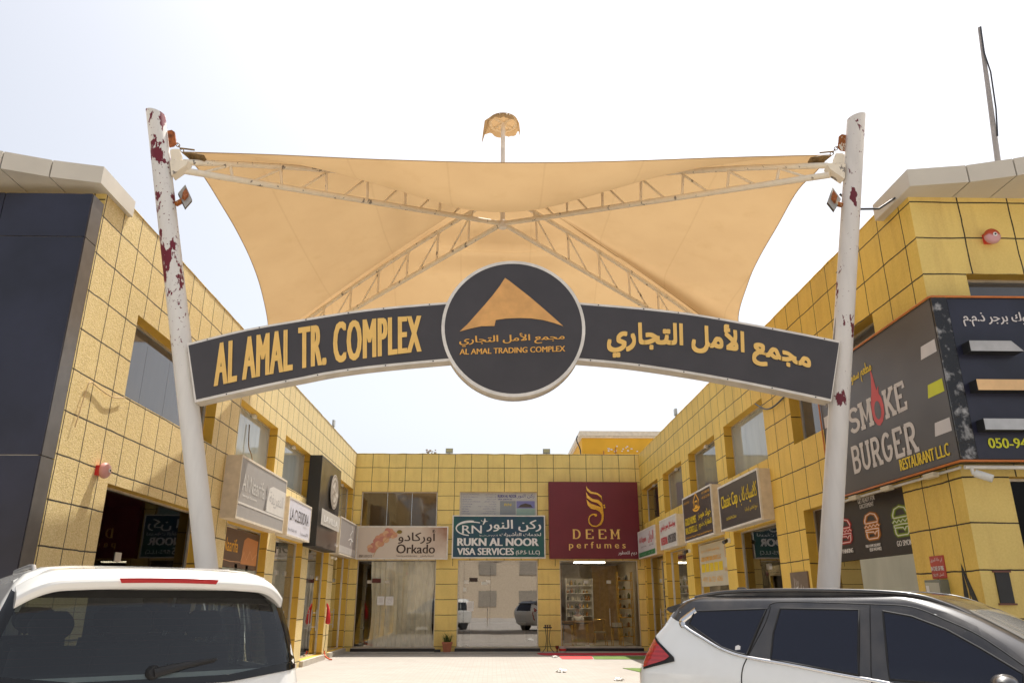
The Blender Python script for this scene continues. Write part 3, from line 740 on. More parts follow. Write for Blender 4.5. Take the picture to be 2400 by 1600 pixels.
# ------------------------------------------------------------------ arched entrance sign
ASY = 8.86
arch = thing('entrance_sign', 'dark arched entrance board lettered in gold with a round emblem, hung between the white poles', 'sign', (0.2, 8.95, 4.0))
AC = lambda x, y: (420 + x / 3.5636, 600 + y / 3.5636)
AD = lambda x, y: (1340 + x / 3.5636, 660 + y / 3.5636)
def board(top, bot, o0, o1):
    T = poly_curve([ony(*p, ASY) for p in top]); Bq = poly_curve([ony(*p, ASY) for p in bot]); n = 24
    ts = [T(k / n) for k in range(n + 1)]; bs = [Bq(k / n) for k in range(n + 1)]
    b = MB()
    for k in range(n):
        for yy in (0, .20):
            b.face([v + Vector((0, yy, 0)) for v in (bs[k], bs[k + 1], ts[k + 1], ts[k])], M['white_paint'])
        for q in (bs, ts): b.face([q[k], q[k + 1], q[k + 1] + Vector((0, .2, 0)), q[k] + Vector((0, .2, 0))], M['cream_paint'])
    for k in (0, n): b.face([bs[k], ts[k], ts[k] + Vector((0, .2, 0)), bs[k] + Vector((0, .2, 0))], M['white_paint'])
    cs = b.build('casing', None, arch, merge=.001)
    b = MB(); f = MB(); i0, i1 = 0.008, 0.992
    for k in range(n):
        u0, u1 = i0 + (i1 - i0) * k / n, i0 + (i1 - i0) * (k + 1) / n
        q = []
        for u in (u0, u1):
            t_, b_ = T(u), Bq(u); d_ = (t_ - b_).normalized() * .03
            q.append((b_ + d_, t_ - d_))
        b.face([v + Vector((0, -.004, 0)) for v in (q[0][0], q[1][0], q[1][1], q[0][1])])
        if k % 4 == 2:
            for v in (bs[k], ts[k]):
                dn = (ts[k] - bs[k]).normalized() * (.014 if v is bs[k] else -.014)
                f.lathe(v + dn + Vector((0, -.001, 0)), (0, -1, 0), [(.009, 0), (.007, .004)], n=8)
    fc = b.build('face', M['charcoal'], arch, merge=.001)
    f.build('rivets', M['dark_metal'], cs)
    return fc
fl = board([AC(65, 730), AC(545, 612), AC(1020, 528), AC(1445, 460), AC(1800, 420), AC(2250, 383)],
           [AC(130, 1222), AC(705, 1092), AC(1040, 1025), AC(1270, 980), AC(1560, 940), AC(1900, 905), AC(2300, 870)], 0, 0)
fr_ = board([AD(35, 172), AD(450, 205), AD(740, 233), AD(1050, 272), AD(1430, 338), AD(1920, 430), AD(2242, 495)],
            [AD(0, 652), AD(450, 692), AD(900, 755), AD(1340, 830), AD(1780, 918), AD(2168, 1000)], 0, 0)
def quadr(pts):      # unit box bent through three points below and three above
    B0, B1, B2, T0, T1, T2 = [ony(*p, ASY - .0065) for p in pts]
    def q(p0, p1, p2, t): return p0 * ((1 - t) * (1 - 2 * t)) + p1 * (4 * t * (1 - t)) + p2 * (t * (2 * t - 1))
    return lambda a, bb, l=0.0: lerp(q(B0, B1, B2, a), q(T0, T1, T2, a), bb) - Vector((0, l, 0))
b = MB()
put_text(b, 'AL AMAL TR. COMPLEX', quadr([AC(300, 1090), AC(1150, 920), AC(2015, 800), AC(310, 733), AC(1150, 575), AC(2015, 497)]), M['gold_text'], boldx(.0056, 4, .005))
b.build('lettering', None, arch, recalc=False)
b = MB()
put_text(b, ar('مجمع الأمل التجاري'), quadr([AD(300, 630), AD(1150, 640), AD(1990, 800), AD(300, 330), AD(1150, 345), AD(1990, 545)]), M['gold_text'], boldx(.0036, 3, .03))
b.build('lettering', None, arch, recalc=False)
cc = ony(1203.5, 773, ASY); rad = (ony(1372, 773, ASY).x - ony(1035, 773, ASY).x) / 2
cc.z = (ony(1203, 613, ASY).z + ony(1203, 931, ASY).z) / 2; radz = (ony(1203, 613, ASY).z - ony(1203, 931, ASY).z) / 2
b = MB(); N = 72
ring = lambda r, y: [Vector((cc.x + rad * r * math.cos(6.28318 * k / N), ASY + y, cc.z + radz * r * math.sin(6.28318 * k / N))) for k in range(N)]
r0, r1, r2, r3 = ring(1, -.02), ring(1, .2), ring(.955, -.02), ring(.955, -.016)
for k in range(N):
    j = (k + 1) % N
    b.face([r0[k], r0[j], r1[j], r1[k]], M['cream_paint'], True); b.face([r0[k], r0[j], r2[j], r2[k]], M['white_paint'])
b.face(r1, M['white_paint'])
rc = b.build('round_casing', None, arch, merge=.001)
b = MB(); b.face(ring(.956, -.0165)); b.build('round_face', M['charcoal'], arch)
AE = lambda x, y: ony(1000 + x / 4.1275, 580 + y / 4.1275, ASY - .024)
b = MB()
tent = [(318, 812), (400, 735), (475, 650), (560, 555), (640, 460), (705, 375), (758, 294), (800, 322), (900, 400), (1000, 478), (1110, 572), (1220, 668), (1322, 760), (1230, 728), (1120, 700), (1010, 685), (900, 681), (760, 687), (672, 700), (600, 728), (530, 760), (430, 782)]
for tri in ([0, 1, 21], [1, 2, 20, 21], [2, 3, 19, 20], [3, 4, 18, 19], [4, 5, 17, 18], [5, 6, 7, 16, 17], [7, 8, 15, 16], [8, 9, 14, 15], [9, 10, 13, 14], [10, 11, 12, 13]):
    b.face([AE(*tent[i]) for i in tri])
b.face([AE(*p) for p in ((530, 760.5), (600, 728.5), (668, 702), (656, 758))])
b.build('emblem', simple('emblem_orange', (0.70, 0.37, 0.12), .5), arch)
b = MB()
qf = lambda bl, br, tr, tl: quad_fn(AE(*bl), AE(*br), AE(*tr), AE(*tl), (0, -1, 0))
put_text(b, ar('مجمع الأمل التجاري'), qf((318, 962), (1332, 918), (1332, 815), (318, 845)), M['amber_text'], boldx(.003, 2))
put_text(b, 'AL AMAL TRADING COMPLEX', qf((320, 1036), (1338, 1004), (1338, 950), (322, 982)), M['amber_text'], boldx(.0022, 2))
b.build('lettering', None, arch, recalc=False)

# ------------------------------------------------------------------ shop signs
def outn(P): return (P(0, 0, -1) - P(0, 0, 0)).normalized()
def sign_box(root, P, a0, a1, z0, z1, proj, face, casing, edge=None, back=0.0, frame=0.035):
    """casing > face; a0 is the reader's left. Returns fn(u, v, lift) over the face"""
    b = MB(); b.pbox(P, a0, a1, z0, z1, -proj, -back, casing)
    if edge:
        s = 1 if a1 > a0 else -1
        for q in ((a0 - s * .008, a1 + s * .008, z1 - frame, z1 + .008), (a0 - s * .008, a1 + s * .008, z0 - .008, z0 + frame)): b.pbox(P, *q, -proj - .012, -proj + .03, edge)
        for q in ((a0 - s * .008, a0 + s * frame, z0 + frame, z1 - frame), (a1 - s * frame, a1 + s * .008, z0 + frame, z1 - frame)): b.pbox(P, *q, -proj - .0115, -proj + .03, edge)
    b.build('casing', None, root)
    n = outn(P)
    fn = quad_fn(P(a0, z0, -proj), P(a1, z0, -proj), P(a1, z1, -proj), P(a0, z1, -proj), n, 0.005)
    b = MB(); b.face([fn(0.006, .012, -.002), fn(.994, .012, -.002), fn(.994, .988, -.002), fn(.006, .988, -.002)]); b.build('face', face, root)
    return fn
def sub(fn, u0, v0, u1, v1, lift=0.0): return lambda a, b, l=0.0: fn(u0 + (u1 - u0) * a, v0 + (v1 - v0) * b, lift + l)
def texts(root, fn, items, name='lettering'):
    """items: (body, u0, v0, u1, v1, material[, bold]) ; one mesh per colour"""
    for it in items:
        b = MB(); put_text(b, it[0], sub(fn, *it[1:5], .003), it[5], it[6] if len(it) > 6 else ()); b.build(name, None, root, recalc=False)
def ink(name, c): return simple(name, c, .5, vary=.04)
def fill(root, fn, polys, m, lift=.003, name='motif'):
    b = MB()
    for pl in polys: b.face([fn(u, v, lift) for u, v in pl])
    return b.build(name, m, root, recalc=False)
def ell(cu, cv, ru, rv, n=18, a0=0, a1=360): return [(cu + ru * math.cos(R_(a0 + (a1 - a0) * k / n)), cv + rv * math.sin(R_(a0 + (a1 - a0) * k / n))) for k in range(n if a1 - a0 >= 360 else n + 1)]
def bands(root, fn, lines, m, th, lift=.004, name='motif', aspect=1.0):
    b = MB()
    for i, ln in enumerate(lines): stroke_line(b, ln, fn, th, th * aspect, m, lift + .0005 * (i % 8))
    return b.build(name, m, root, recalc=False)
I_ = {'grey': ink('grey_ink', (.42, .40, .38)), 'palewhite': ink('faded_white_ink', (.80, .77, .72)), 'dark': ink('dark_grey_ink', (.10, .09, .09)), 'brown': ink('brown_ink', (.055, .028, .018)),
      'yellow': ink('yellow_vinyl', (.78, .56, .02)), 'red': ink('red_vinyl', (.62, .045, .06)), 'green': ink('green_vinyl', (.03, .20, .07)), 'navy': ink('navy_ink', (.035, .025, .22)), 'orange': ink('orange_ink', (.85, .42, .03)), 'lime': ink('lime_vinyl', (.62, .62, .02))}

# -- rear wall: tailor, visa services, perfume shop
s = thing('shop_sign', 'cream tailor sign with orchid spray and the word Orkado', 'sign', PB(-3.3, 3.13, -.1), group='shop signs')
def cream_face():
    t = NT('cream_sign_print'); v = t.pos(); sp = t.new('ShaderNodeSeparateXYZ'); t.l.new(v, sp.inputs[0])
    f = t.ramp(sp.outputs[0], -2.7, -1.7); f = t.math('MULTIPLY', f, t.ramp(t.math('ADD', sp.outputs[2], t.math('MULTIPLY', t.noise(v, 3.0), .8)), 3.7, 4.6))
    t.base(t.mix(f, (.66, .56, .46, 1), (.30, .12, .055, 1))); return t.set(Roughness=.45)
fn = sign_box(s, PB, -4.97, -1.66, 3.13, 4.285, .2, cream_face(), M['cream_paint'], M['white_paint'])
texts(s, fn, [(ar('أوركادو'), .455, .47, .86, .90, I_['brown'], boldx(.006, 2)), ('Orkado', .44, .175, .86, .45, I_['brown'], boldx(.007, 2)), ('058 5331212', .035, .055, .175, .13, I_['brown'], boldx(.004, 1)),
              ('Tailoring and Embroidery', .44, .06, .67, .125, I_['brown']), (ar('للخياطة والتطريز'), .70, .06, .85, .14, I_['brown'])])
pet = []
rnd = random.Random(4)
for cu, cv, r in ((.175, .34, .052), (.25, .55, .062), (.305, .66, .06), (.345, .79, .055), (.40, .74, .04)):
    for k in range(5):
        a = 72 * k + rnd.uniform(0, 50); pet.append(ell(cu + r * .55 * math.cos(R_(a)), cv + r * 1.5 * math.sin(R_(a)), r * .62, r * 1.55, 10))
b = MB(); pm = [ink('orchid_pink', (.62, .30, .18)), ink('orchid_rose', (.55, .22, .16)), ink('orchid_peach', (.70, .42, .24))]
for i, p in enumerate(pet): b.face([fn(u, v, .003 + .0004 * i) for u, v in p], pm[i % 3])
b.face([fn(u, v, .0145) for u, v in ell(.465, .83, .03, .06, 12)], ink('bud_olive', (.22, .15, .02)))
stroke_line(b, [(.19, .08), (.22, .28), (.28, .48), (.33, .62), (.40, .76), (.45, .83)], fn, .006, .014, ink('stem_ochre', (.55, .33, .12)), .0135)
b.build('orchid_print', None, s, recalc=False)

s = thing('shop_sign', 'teal sign with white lettering for the visa office and an aeroplane mark', 'sign', PB(.2, 3.17, -.1), group='shop signs')
def teal():
    t = NT('teal_sign_print'); v = t.pos(); t.base(t.mix(t.ramp(t.noise(v, 1.1, 2.0), .4, .65), (.008, .095, .085, 1), (.012, .055, .105, 1))); return t.set(Roughness=.35)
M['teal'] = teal()
fn = sign_box(s, PB, -1.50, 1.90, 3.17, 4.685, .2, M['teal'], M['white_paint'], M['white_paint'])
bw = boldx(.0065, 3, .008)
texts(s, fn, [('RUKN AL NOOR', .06, .285, .925, .465, M['white'], bw), ('VISA SERVICES', .06, .075, .66, .235, M['white'], bw), ('(S.P.S- L.L.C)', .685, .065, .94, .18, M['white'], boldx(.004, 2)),
              (ar('ركن النور'), .37, .62, .955, .90, M['white'], boldx(.006, 2)), (ar('لخدمات التأشيرات'), .51, .495, .955, .615, M['white'], boldx(.003, 1)), (ar('(ذ.م.م-ش.ش.و)'), .29, .50, .49, .55, M['white']),
              ('RN', .105, .575, .315, .765, M['white'], boldx(.008, 2))])
bands(s, fn, [ell(.19, .70, .15, .17, 22, 75, 265), ell(.21, .70, .17, .145, 14, 60, 170)], M['white'], .013, aspect=2.0)
fill(s, fn, [[(.315, .855), (.36, .87), (.385, .865), (.36, .85)], [(.335, .86), (.345, .935), (.352, .935), (.36, .865)], [(.335, .855), (.325, .78), (.333, .78), (.357, .852)], [(.315, .86), (.305, .89), (.31, .89), (.325, .862)]], M['white'], .006, 'aeroplane_mark')

# printed poster on the window above it
s = thing('poster', 'pale window poster listing visa services above the teal sign', 'poster', PB(.2, 4.5, .1))
fn = quad_fn(PB(-1.22, 4.70, .10), PB(1.59, 4.70, .10), PB(1.59, 5.54, .10), PB(-1.22, 5.54, .10), outn(PB))
fill(s, fn, [[(0, 0), (1, 0), (1, 1), (0, 1)]], ink('poster_paper', (.50, .49, .46)), 0.0, 'sheet')
lines_ = [('• Schengen Visa Application', .23), ('• Canada Visa Application', .21), ('• UK Visa Online', .13), ('• Hotel Reservation (Worldwide)', .25), ('• Umrah Package', .14), ('• U.A.E Visit Visa', .12), ('• Air Tickets', .09), ('• Inside Tour', .10), ('• Visa Change', .11)]
texts(s, fn, [(t_, .01, .915 - .105 * i, .01 + w_, .965 - .105 * i, I_['navy']) for i, (t_, w_) in enumerate(lines_)] +
      [(ar(t_), .47 - w_, .915 - .105 * i, .47, .975 - .105 * i, I_['navy']) for i, (t_, w_) in enumerate([('طلب تأشيرة شنغن', .15), ('طلب تأشيرة كندا', .14), ('تأشيرة أمريكا', .12), ('حجوزات الفنادق', .16), ('برامج عمرة', .10), ('تأشيرة زيارة دولة', .24), ('حجوزات تذاكر السفر', .18), ('تغيير التأشيرات', .15), ('مع ترجمة الطلبات', .20)])] +
      [('RUKN AL NOOR', .49, .80, .74, .945, I_['navy'], boldx(.003, 2)), ('VISA SERVICES', .49, .70, .68, .76, I_['navy'], boldx(.003, 1)), (ar('ركن النور'), .75, .78, .98, .97, I_['navy']), (ar('لخدمات التأشيرات'), .78, .69, .98, .76, I_['grey'])])
b = MB()
b.face([fn(u, v, .002) for u, v in ((.52, .06), (.73, .06), (.73, .66), (.52, .66))], ink('print_grey', (.26, .28, .29))); b.face([fn(u, v, .002) for u, v in ((.74, .34), (.985, .34), (.985, .66), (.74, .66))], ink('print_sky', (.20, .20, .42)))
b.face([fn(u, v, .002) for u, v in ((.74, .0), (.985, .0), (.985, .33), (.74, .33))], ink('print_sea', (.30, .42, .36))); b.face([fn(u, v, .004) for u, v in ((.76, .38), (.96, .38), (.93, .50), (.86, .56), (.80, .50))], ink('print_dark', (.08, .06, .05)))
b.build('pictures', None, s, recalc=False)
texts(s, fn, [('RN', .58, .44, .67, .55, I_['yellow'], boldx(.004, 1))])

s = thing('shop_sign', 'large maroon perfume shop sign with gold flame-like emblem', 'sign', PB(3.7, 3.15, -.15), group='shop signs')
fn = sign_box(s, PB, 2.05, 5.38, 3.15, 5.92, .3, M['maroon'], M['maroon'])
stroke_text(s, 'DEEM', sub(fn, .25, .25, .775, .375), M['gold_text'], .20, .10, .42, True, .012)
texts(s, fn, [('p e r f u m e s', .215, .105, .835, .215, M['gold_text'], boldx(.0022, 1)), (ar('ديم للعطور'), .75, .035, .955, .10, M['white'], boldx(.003, 1))])
E_ = lambda pts: [((x - 118) / 655.0, 1 - (y - 92) / 565.0) for x, y in pts]
b = MB()
def ribbon(lo, hi, lift):
    A, Bp = E_(lo), E_(hi)
    va = [b.bm.verts.new(fn(u, v, lift)) for u, v in A]; vb = [b.bm.verts.new(fn(u, v, lift)) for u, v in Bp]
    for k in range(len(A) - 1): b.bm.faces.new([va[k], va[k + 1], vb[k + 1], vb[k]])
ribbon([(393, 122), (398, 158), (425, 182), (470, 188), (500, 212), (509, 240)], [(393, 122), (404, 142), (432, 168), (475, 176), (505, 198), (509, 240)], .030)
ribbon([(391, 168), (396, 214), (430, 240), (470, 252), (496, 275), (500, 305)], [(391, 168), (410, 200), (440, 222), (480, 228), (508, 255), (512, 305)], .034)
ribbon([(393, 224), (400, 268), (425, 296), (462, 302), (488, 318), (500, 345)], [(393, 224), (415, 252), (440, 262), (464, 270), (504, 285), (515, 320)], .038)
ribbon([(498, 300), (500, 340), (496, 375), (482, 402), (458, 420), (432, 416), (414, 400), (408, 378), (414, 356), (432, 342), (452, 340)], [(512, 300), (516, 345), (511, 382), (494, 414), (460, 430), (426, 425), (404, 404), (400, 376), (408, 348), (430, 332), (454, 330)], .042)
for (x, y, r) in ((456, 342, 11), (521, 269, 7), (523, 285, 7)):
    b.face([fn(u, v, .046) for u, v in ell(E_([(x, y)])[0][0], E_([(x, y)])[0][1], r / 655, r / 565, 14)])
o_ = b.build('emblem', M['gold'], s, recalc=False)
sm = o_.modifiers.new('solid', 'SOLIDIFY'); sm.thickness = .03; sm.offset = -1

# -- left wall
s = thing('shop_sign', 'faded grey and white gown shop lightbox, nearest sign on the left wall', 'sign', PL(16.5, 3.17, -.15), group='shop signs')
fn = sign_box(s, PL, 14.85, 18.25, 3.17, 4.37, .3, ink('sun_faded_grey', (.335, .315, .295)), M['cream_paint'], M['cream_paint'])
fill(s, fn, [[(.55, .28), (.99, .28), (.99, .76), (.68, .76), (.60, .70)], [(.0, .235), (.99, .235), (.99, .27), (.0, .27)]], ink('faded_panel', (.62, .59, .54)), .003, 'printed_band')
fill(s, fn, [[(.515, .30), (.57, .295), (.565, .40), (.55, .52), (.555, .62), (.545, .74), (.538, .62), (.545, .52), (.53, .40)]], ink('gown_print', (.16, .15, .14)), .005, 'gown_silhouette')
texts(s, fn, [('Al Naarifa', .06, .46, .50, .74, ink('ghost_white', (.56, .54, .50))), ('Sewing & Garments', .08, .36, .36, .41, I_['palewhite']), (ar('النعريفة'), .62, .38, .95, .66, I_['grey'], boldx(.004, 1))])
s = thing('shop_sign', 'white lightbox sign with thin dark lettering on the left wall', 'sign', PL(20, 3.17, -.15), group='shop signs')
fn = sign_box(s, PL, 18.75, 21.1, 3.17, 4.08, .27, ink('white_sign_film', (.64, .62, .66)), M['cream_paint'], M['cream_paint'])
texts(s, fn, [('LA CLESSIDRA', .08, .42, .90, .74, I_['dark']), ('Boutique', .68, .32, .86, .39, I_['grey']), ('Mob: +971 50 811 1007', .04, .13, .40, .20, I_['dark']), (ar('لاكليسيدرا'), .58, .10, .92, .22, I_['dark'])])
s = thing('shop_sign', 'tall black and steel sign with a pale round medallion, projecting from the left wall', 'sign', PL(23.2, 3.1, -.15), group='shop signs')
fn = sign_box(s, PL, 21.55, 24.4, 3.1, 5.6, .35, simple('streaked_steel_panel', (.16, .145, .13), .25, .7, vary=.5, vscale=1.5), M['black'])
fill(s, fn, [[(.0, .235), (.93, .235), (.93, .41), (.0, .41)]], ink('milky_acrylic', (.50, .46, .40)), .10, 'acrylic_panel')
fill(s, fn, [ell(.62, .68, .20, .205, 32)], ink('medallion_cream', (.58, .52, .44)), .05, 'medallion')
bands(s, fn, [ell(.62, .68, .18, .185, 30), ell(.62, .68, .13, .135, 24), ell(.62, .74, .09, .07, 12, 200, 520), ell(.60, .60, .08, .06, 12, 20, 300), [(.56, .56), (.62, .70), (.68, .80)]], ink('relief_brown', (.30, .24, .18)), .022, .055, 'medallion_relief')
texts(s, lambda a, b_, l=0: fn(a, b_, .105 + l), [('LAVILLA', .12, .28, .80, .35, I_['palewhite'], boldx(.005, 1)), (ar('للعبايات'), .70, .05, .9, .10, I_['palewhite'])])
s = thing('shop_sign', 'small grey lightbox sign at the far end of the left wall', 'sign', PL(26.8, 3.12, -.15), group='shop signs')
fn = sign_box(s, PL, 25.2, 28.25, 3.12, 4.28, .28, ink('grey_sign_film', (.30, .265, .24)), M['cream_paint'], M['cream_paint'])
fill(s, fn, [[(.0, .05), (.99, .05), (.99, .24), (.0, .24)]], ink('grey_sign_band', (.50, .46, .42)), .003, 'printed_band')
bands(s, fn, [[(.62, .32), (.70, .50), (.60, .62), (.74, .78), (.66, .90)], [(.50, .45), (.62, .52), (.80, .46)]], I_['palewhite'], .02, name='script_mark', aspect=1.6)
texts(s, fn, [('Fashion Design', .10, .10, .60, .19, I_['grey'])])

# -- right wall (reader's left is the far end)
s = thing('shop_sign', 'white sign with red lettering and green foot band, next to the maroon sign', 'sign', PR(27.2, 3.13, -.15), group='shop signs')
fn = sign_box(s, PR, 28.4, 25.4, 3.13, 4.06, .26, ink('white_sign_print', (.62, .60, .60)), ink('orange_cream_return', (.62, .42, .18)), M['white_paint'])
fill(s, fn, [[(.02, .03), (.98, .03), (.98, .21), (.02, .21)]], I_['green'], .003, 'green_band')
texts(s, fn, [('Al Rayan', .08, .50, .50, .76, I_['red'], boldx(.005, 1)), ('Typing & Trading', .16, .36, .48, .43, I_['dark']), (ar('الريان'), .62, .46, .92, .86, I_['red'], boldx(.006, 1)), (ar('للطباعة والتجارة'), .64, .34, .9, .42, I_['dark']), ('www.alrayan.ae', .1, .09, .45, .15, M['white']), ('055 1234', .60, .09, .85, .15, M['white'])])
s = thing('shop_sign', 'white home delivery sign with red and black lettering on the right wall', 'sign', PR(23.4, 3.2, -.15), group='shop signs')
fn = sign_box(s, PR, 24.55, 22.3, 3.2, 4.08, .27, ink('white_print', (.62, .60, .56)), M['cream_paint'], M['white_paint'])
texts(s, fn, [(ar('بروفيشنال هوم ديليفري'), .05, .56, .95, .84, I_['red'], boldx(.004, 1)), ('PROFESSIONAL', .06, .14, .46, .40, I_['red'], boldx(.006, 1)), ('HOME DELIVERY', .50, .14, .96, .42, I_['dark'], boldx(.006, 1))])
s = thing('shop_sign', 'dark real estate sign with orange house mark and yellow lettering', 'sign', PR(20, 3.2, -.15), group='shop signs')
fn = sign_box(s, PR, 21.45, 18.55, 3.2, 4.38, .25, M['charcoal'], M['cream_paint'], M['white_paint'])
texts(s, fn, [('GOLD HOMES', .06, .36, .46, .52, I_['yellow'], boldx(.007, 2)), ('REAL ESTATE L.L.C', .06, .17, .48, .31, I_['yellow'], boldx(.005, 2)), (ar('جولد هومز'), .54, .38, .95, .56, I_['yellow'], boldx(.005, 1)), (ar('للعقارات ذ.م.م'), .54, .18, .95, .35, I_['yellow'], boldx(.005, 1)),
              ('Sale, Rent, Lease, Management, Mortgage Loans & General Maintenance', .05, .06, .95, .11, I_['orange']), ('+971 50 595 9302', .04, .84, .25, .89, I_['orange']), ('+971 50 680 4258', .70, .88, .96, .93, I_['orange']), ('+971 56 721 6065', .70, .78, .96, .83, I_['orange'])])
bands(s, fn, [[(.40, .80), (.50, .97), (.60, .80)], [(.42, .80), (.42, .66), (.58, .66), (.58, .80)], [(.46, .70), (.54, .70), (.54, .80), (.46, .80), (.46, .70)], ell(.50, .70, .13, .10, 12, 200, 340)], I_['orange'], .018, name='house_mark', aspect=2.2)
s = thing('shop_sign', 'dark cap shop sign with yellow script lettering, nearest lightbox on the right wall', 'sign', PR(16.5, 3.2, -.15), group='shop signs')
fn = sign_box(s, PR, 17.95, 15.14, 3.2, 4.2, .25, M['charcoal'], M['cream_paint'], M['white_paint'])
texts(s, fn, [('Classic Cap', .07, .40, .50, .76, I_['yellow'], boldx(.005, 2)), ('Sale Of All Men Clothes', .17, .20, .43, .27, I_['yellow']), (ar('كلاسيك كاب'), .55, .40, .95, .78, I_['yellow'], boldx(.005, 2)), (ar('لبيع الملابس الرجالية'), .65, .22, .93, .34, I_['yellow'])])

# -- burger restaurant wrap-round sign
s = thing('restaurant_sign', 'dark wrap-round burger restaurant sign with marbled corner strip and orange tube edging', 'sign', (5.4, 9.5, 3.2))
sx, sy = 5.39, 8.60
PS = lambda a, z, d=0.0: Vector((sx + d, a, z)); PF = lambda a, z, d=0.0: Vector((a, sy + d, z))
b = MB(); b.prism([(sx, sy, 3.2), (10.2, sy, 3.2), (10.2, 8.88, 3.2), (5.52, 8.88, 3.2), (5.52, 12.1, 3.2), (sx, 12.1, 3.2)], (0, 0, 2.02)); b.build('casing', M['black'], s)
def side_print():
    t = NT('smoky_grey_print'); v = t.pos(); t.base(t.mix(t.ramp(t.noise(t.scaled(v, (1, .6, 1)), .9, 2.0), .35, .65), (.060, .052, .048, 1), (.105, .095, .09, 1))); return t.set(Roughness=.4)
b = MB(); b.face([PS(8.62, 3.215, -.005), PS(12.09, 3.215, -.005), PS(12.09, 5.205, -.005), PS(8.62, 5.205, -.005)]); b.build('side_face', side_print(), s)
b = MB(); b.face([PF(5.59, 3.215, -.005), PF(10.2, 3.215, -.005), PF(10.2, 5.205, -.005), PF(5.59, 5.205, -.005)]); b.build('front_face', M['navy_clad'], s)
def marble():
    t = NT('black_marble_strip'); v = t.pos(); n1 = t.noise(v, 7.0, 5.0, .6); t.base(t.mix(t.ramp(n1, .52, .78), (.012, .011, .012, 1), (.55, .54, .53, 1))); t.bump(n1, .4, .02); return t.set(Roughness=.2)
b = MB(); b.pbox(PF, 5.383, 5.575, 3.21, 5.21, -.022, -.001); b.build('marble_strip', marble(), s)
b = MB()
for z in (3.19, 5.225): b.tube([PS(12.1, z, -.02), PS(8.6, z, -.02), PF(5.40, z, -.025), PF(10.2, z, -.025)], .014, n=8)
b.tube([PS(12.11, 3.19, -.02), PS(12.11, 5.2, -.02)], .014, n=8)
b.build('edge_tube', simple('orange_neon_tube', (.55, .16, .03), .35), s)
side = lambda a0, z0, a1, z1: quad_fn(PS(a0, z0, -.008), PS(a1, z0, -.008), PS(a1, z1, -.008), PS(a0, z1, -.008), (-1, 0, 0))
sw = ink('warm_white_vinyl', (.62, .58, .56))
stroke_text(s, 'SM', side(11.18, 4.02, 10.44, 4.43), sw, .25, .17, .10); stroke_text(s, 'KE', side(10.08, 4.02, 9.50, 4.43), sw, .27, .17, .10)
stroke_text(s, 'BURGER', side(11.26, 3.45, 9.42, 3.87), sw, .25, .17, .10)
fr = side(10.46, 3.98, 10.08, 4.86)
fill(s, fr, [[(.5, .0), (.75, .05), (.92, .16), (.96, .28), (.88, .42), (.74, .50), (.80, .62), (.62, .56), (.52, .80), (.38, 1.0), (.36, .78), (.22, .56), (.08, .42), (.04, .26), (.12, .12), (.3, .03)]], ink('flame_red', (.60, .075, .075)), .0, 'flame_mark')
fill(s, fr, [ell(.5, .25, .24, .15, 20)], simple('flame_hole', (.085, .075, .07), .4), .002, 'flame_eye')
texts(s, side(9.92, 3.29, 8.78, 3.44), [('RESTAURANT L.L.C', 0, 0, 1, 1, I_['yellow'], boldx(.006, 2))])
texts(s, side(11.05, 4.70, 10.0, 5.0), [(ar('مطعم سموك'), 0.02, 0, .75, .8, I_['yellow'], boldx(.006, 1))])
b = MB()
for z, m_ in ((4.54, sw), (4.04, I_['lime']), (3.56, sw)):
    b = MB(); fq = side(9.02, z, 8.66, z + .16); b.face([fq(*p) for p in ((.0, .0), (1, .0), (1, 1), (.12, 1))], m_); b.build('stripe', None, s, recalc=False)
for z, m_ in ((4.52, sw), (4.06, I_['lime'])):
    b = MB(); fq = side(12.02, z - .2, 11.72, z - .02); b.face([fq(*p) for p in ((.0, .0), (.9, .0), (1, 1), (.0, 1))], m_); b.build('stripe', None, s, recalc=False)
for z, ln, m_ in ((4.53, 6.30, simple('grey_bar', (.42, .42, .42), .4)), (4.05, 6.85, simple('peach_bar', (.72, .46, .22), .4)), (3.58, 7.2, simple('pale_bar', (.45, .46, .47), .4))):
    b = MB(); z0 = z - .055; z1 = z + .075; x0 = 5.66 - (4.53 - z) * .02
    b.prism([PF(x0, z0, -.16), PF(ln, z0, -.16), PF(ln - .13, z1, -.16), PF(x0, z1, -.16)], (0, .154, 0), m_, M['black']); b.build('raised_bar', None, s)
front = lambda a0, z0, a1, z1: quad_fn(PF(a0, z0, -.008), PF(a1, z0, -.008), PF(a1, z1, -.008), PF(a0, z1, -.008), (0, -1, 0))
texts(s, front(5.74, 4.84, 6.78, 5.03), [(ar('سموك برجر ذ.م.م'), 0, 0, .96, 1, sw, boldx(.004, 2))])
texts(s, front(5.74, 3.34, 6.60, 3.47), [('050-9434402', 0, 0, 1, .9, I_['lime'], boldx(.006, 2))])
# conduit and small lamps under the sign
b = MB(); b.tube([PS(12.0, 3.14, .06), PS(8.75, 3.14, .06)], .018, n=8); b.tube([PF(5.45, 3.13, .06), PF(10, 3.13, .06)], .025, n=8); b.build('conduit', M['white_plastic'], s)
for a in (11.4, 10.4, 9.3):
    b = MB(); b.pbox(PS, a - .12, a + .12, 3.10, 3.16, -.02, .05); b.build('edge_lamp', ink('lamp_cream', (.62, .55, .40)), s)

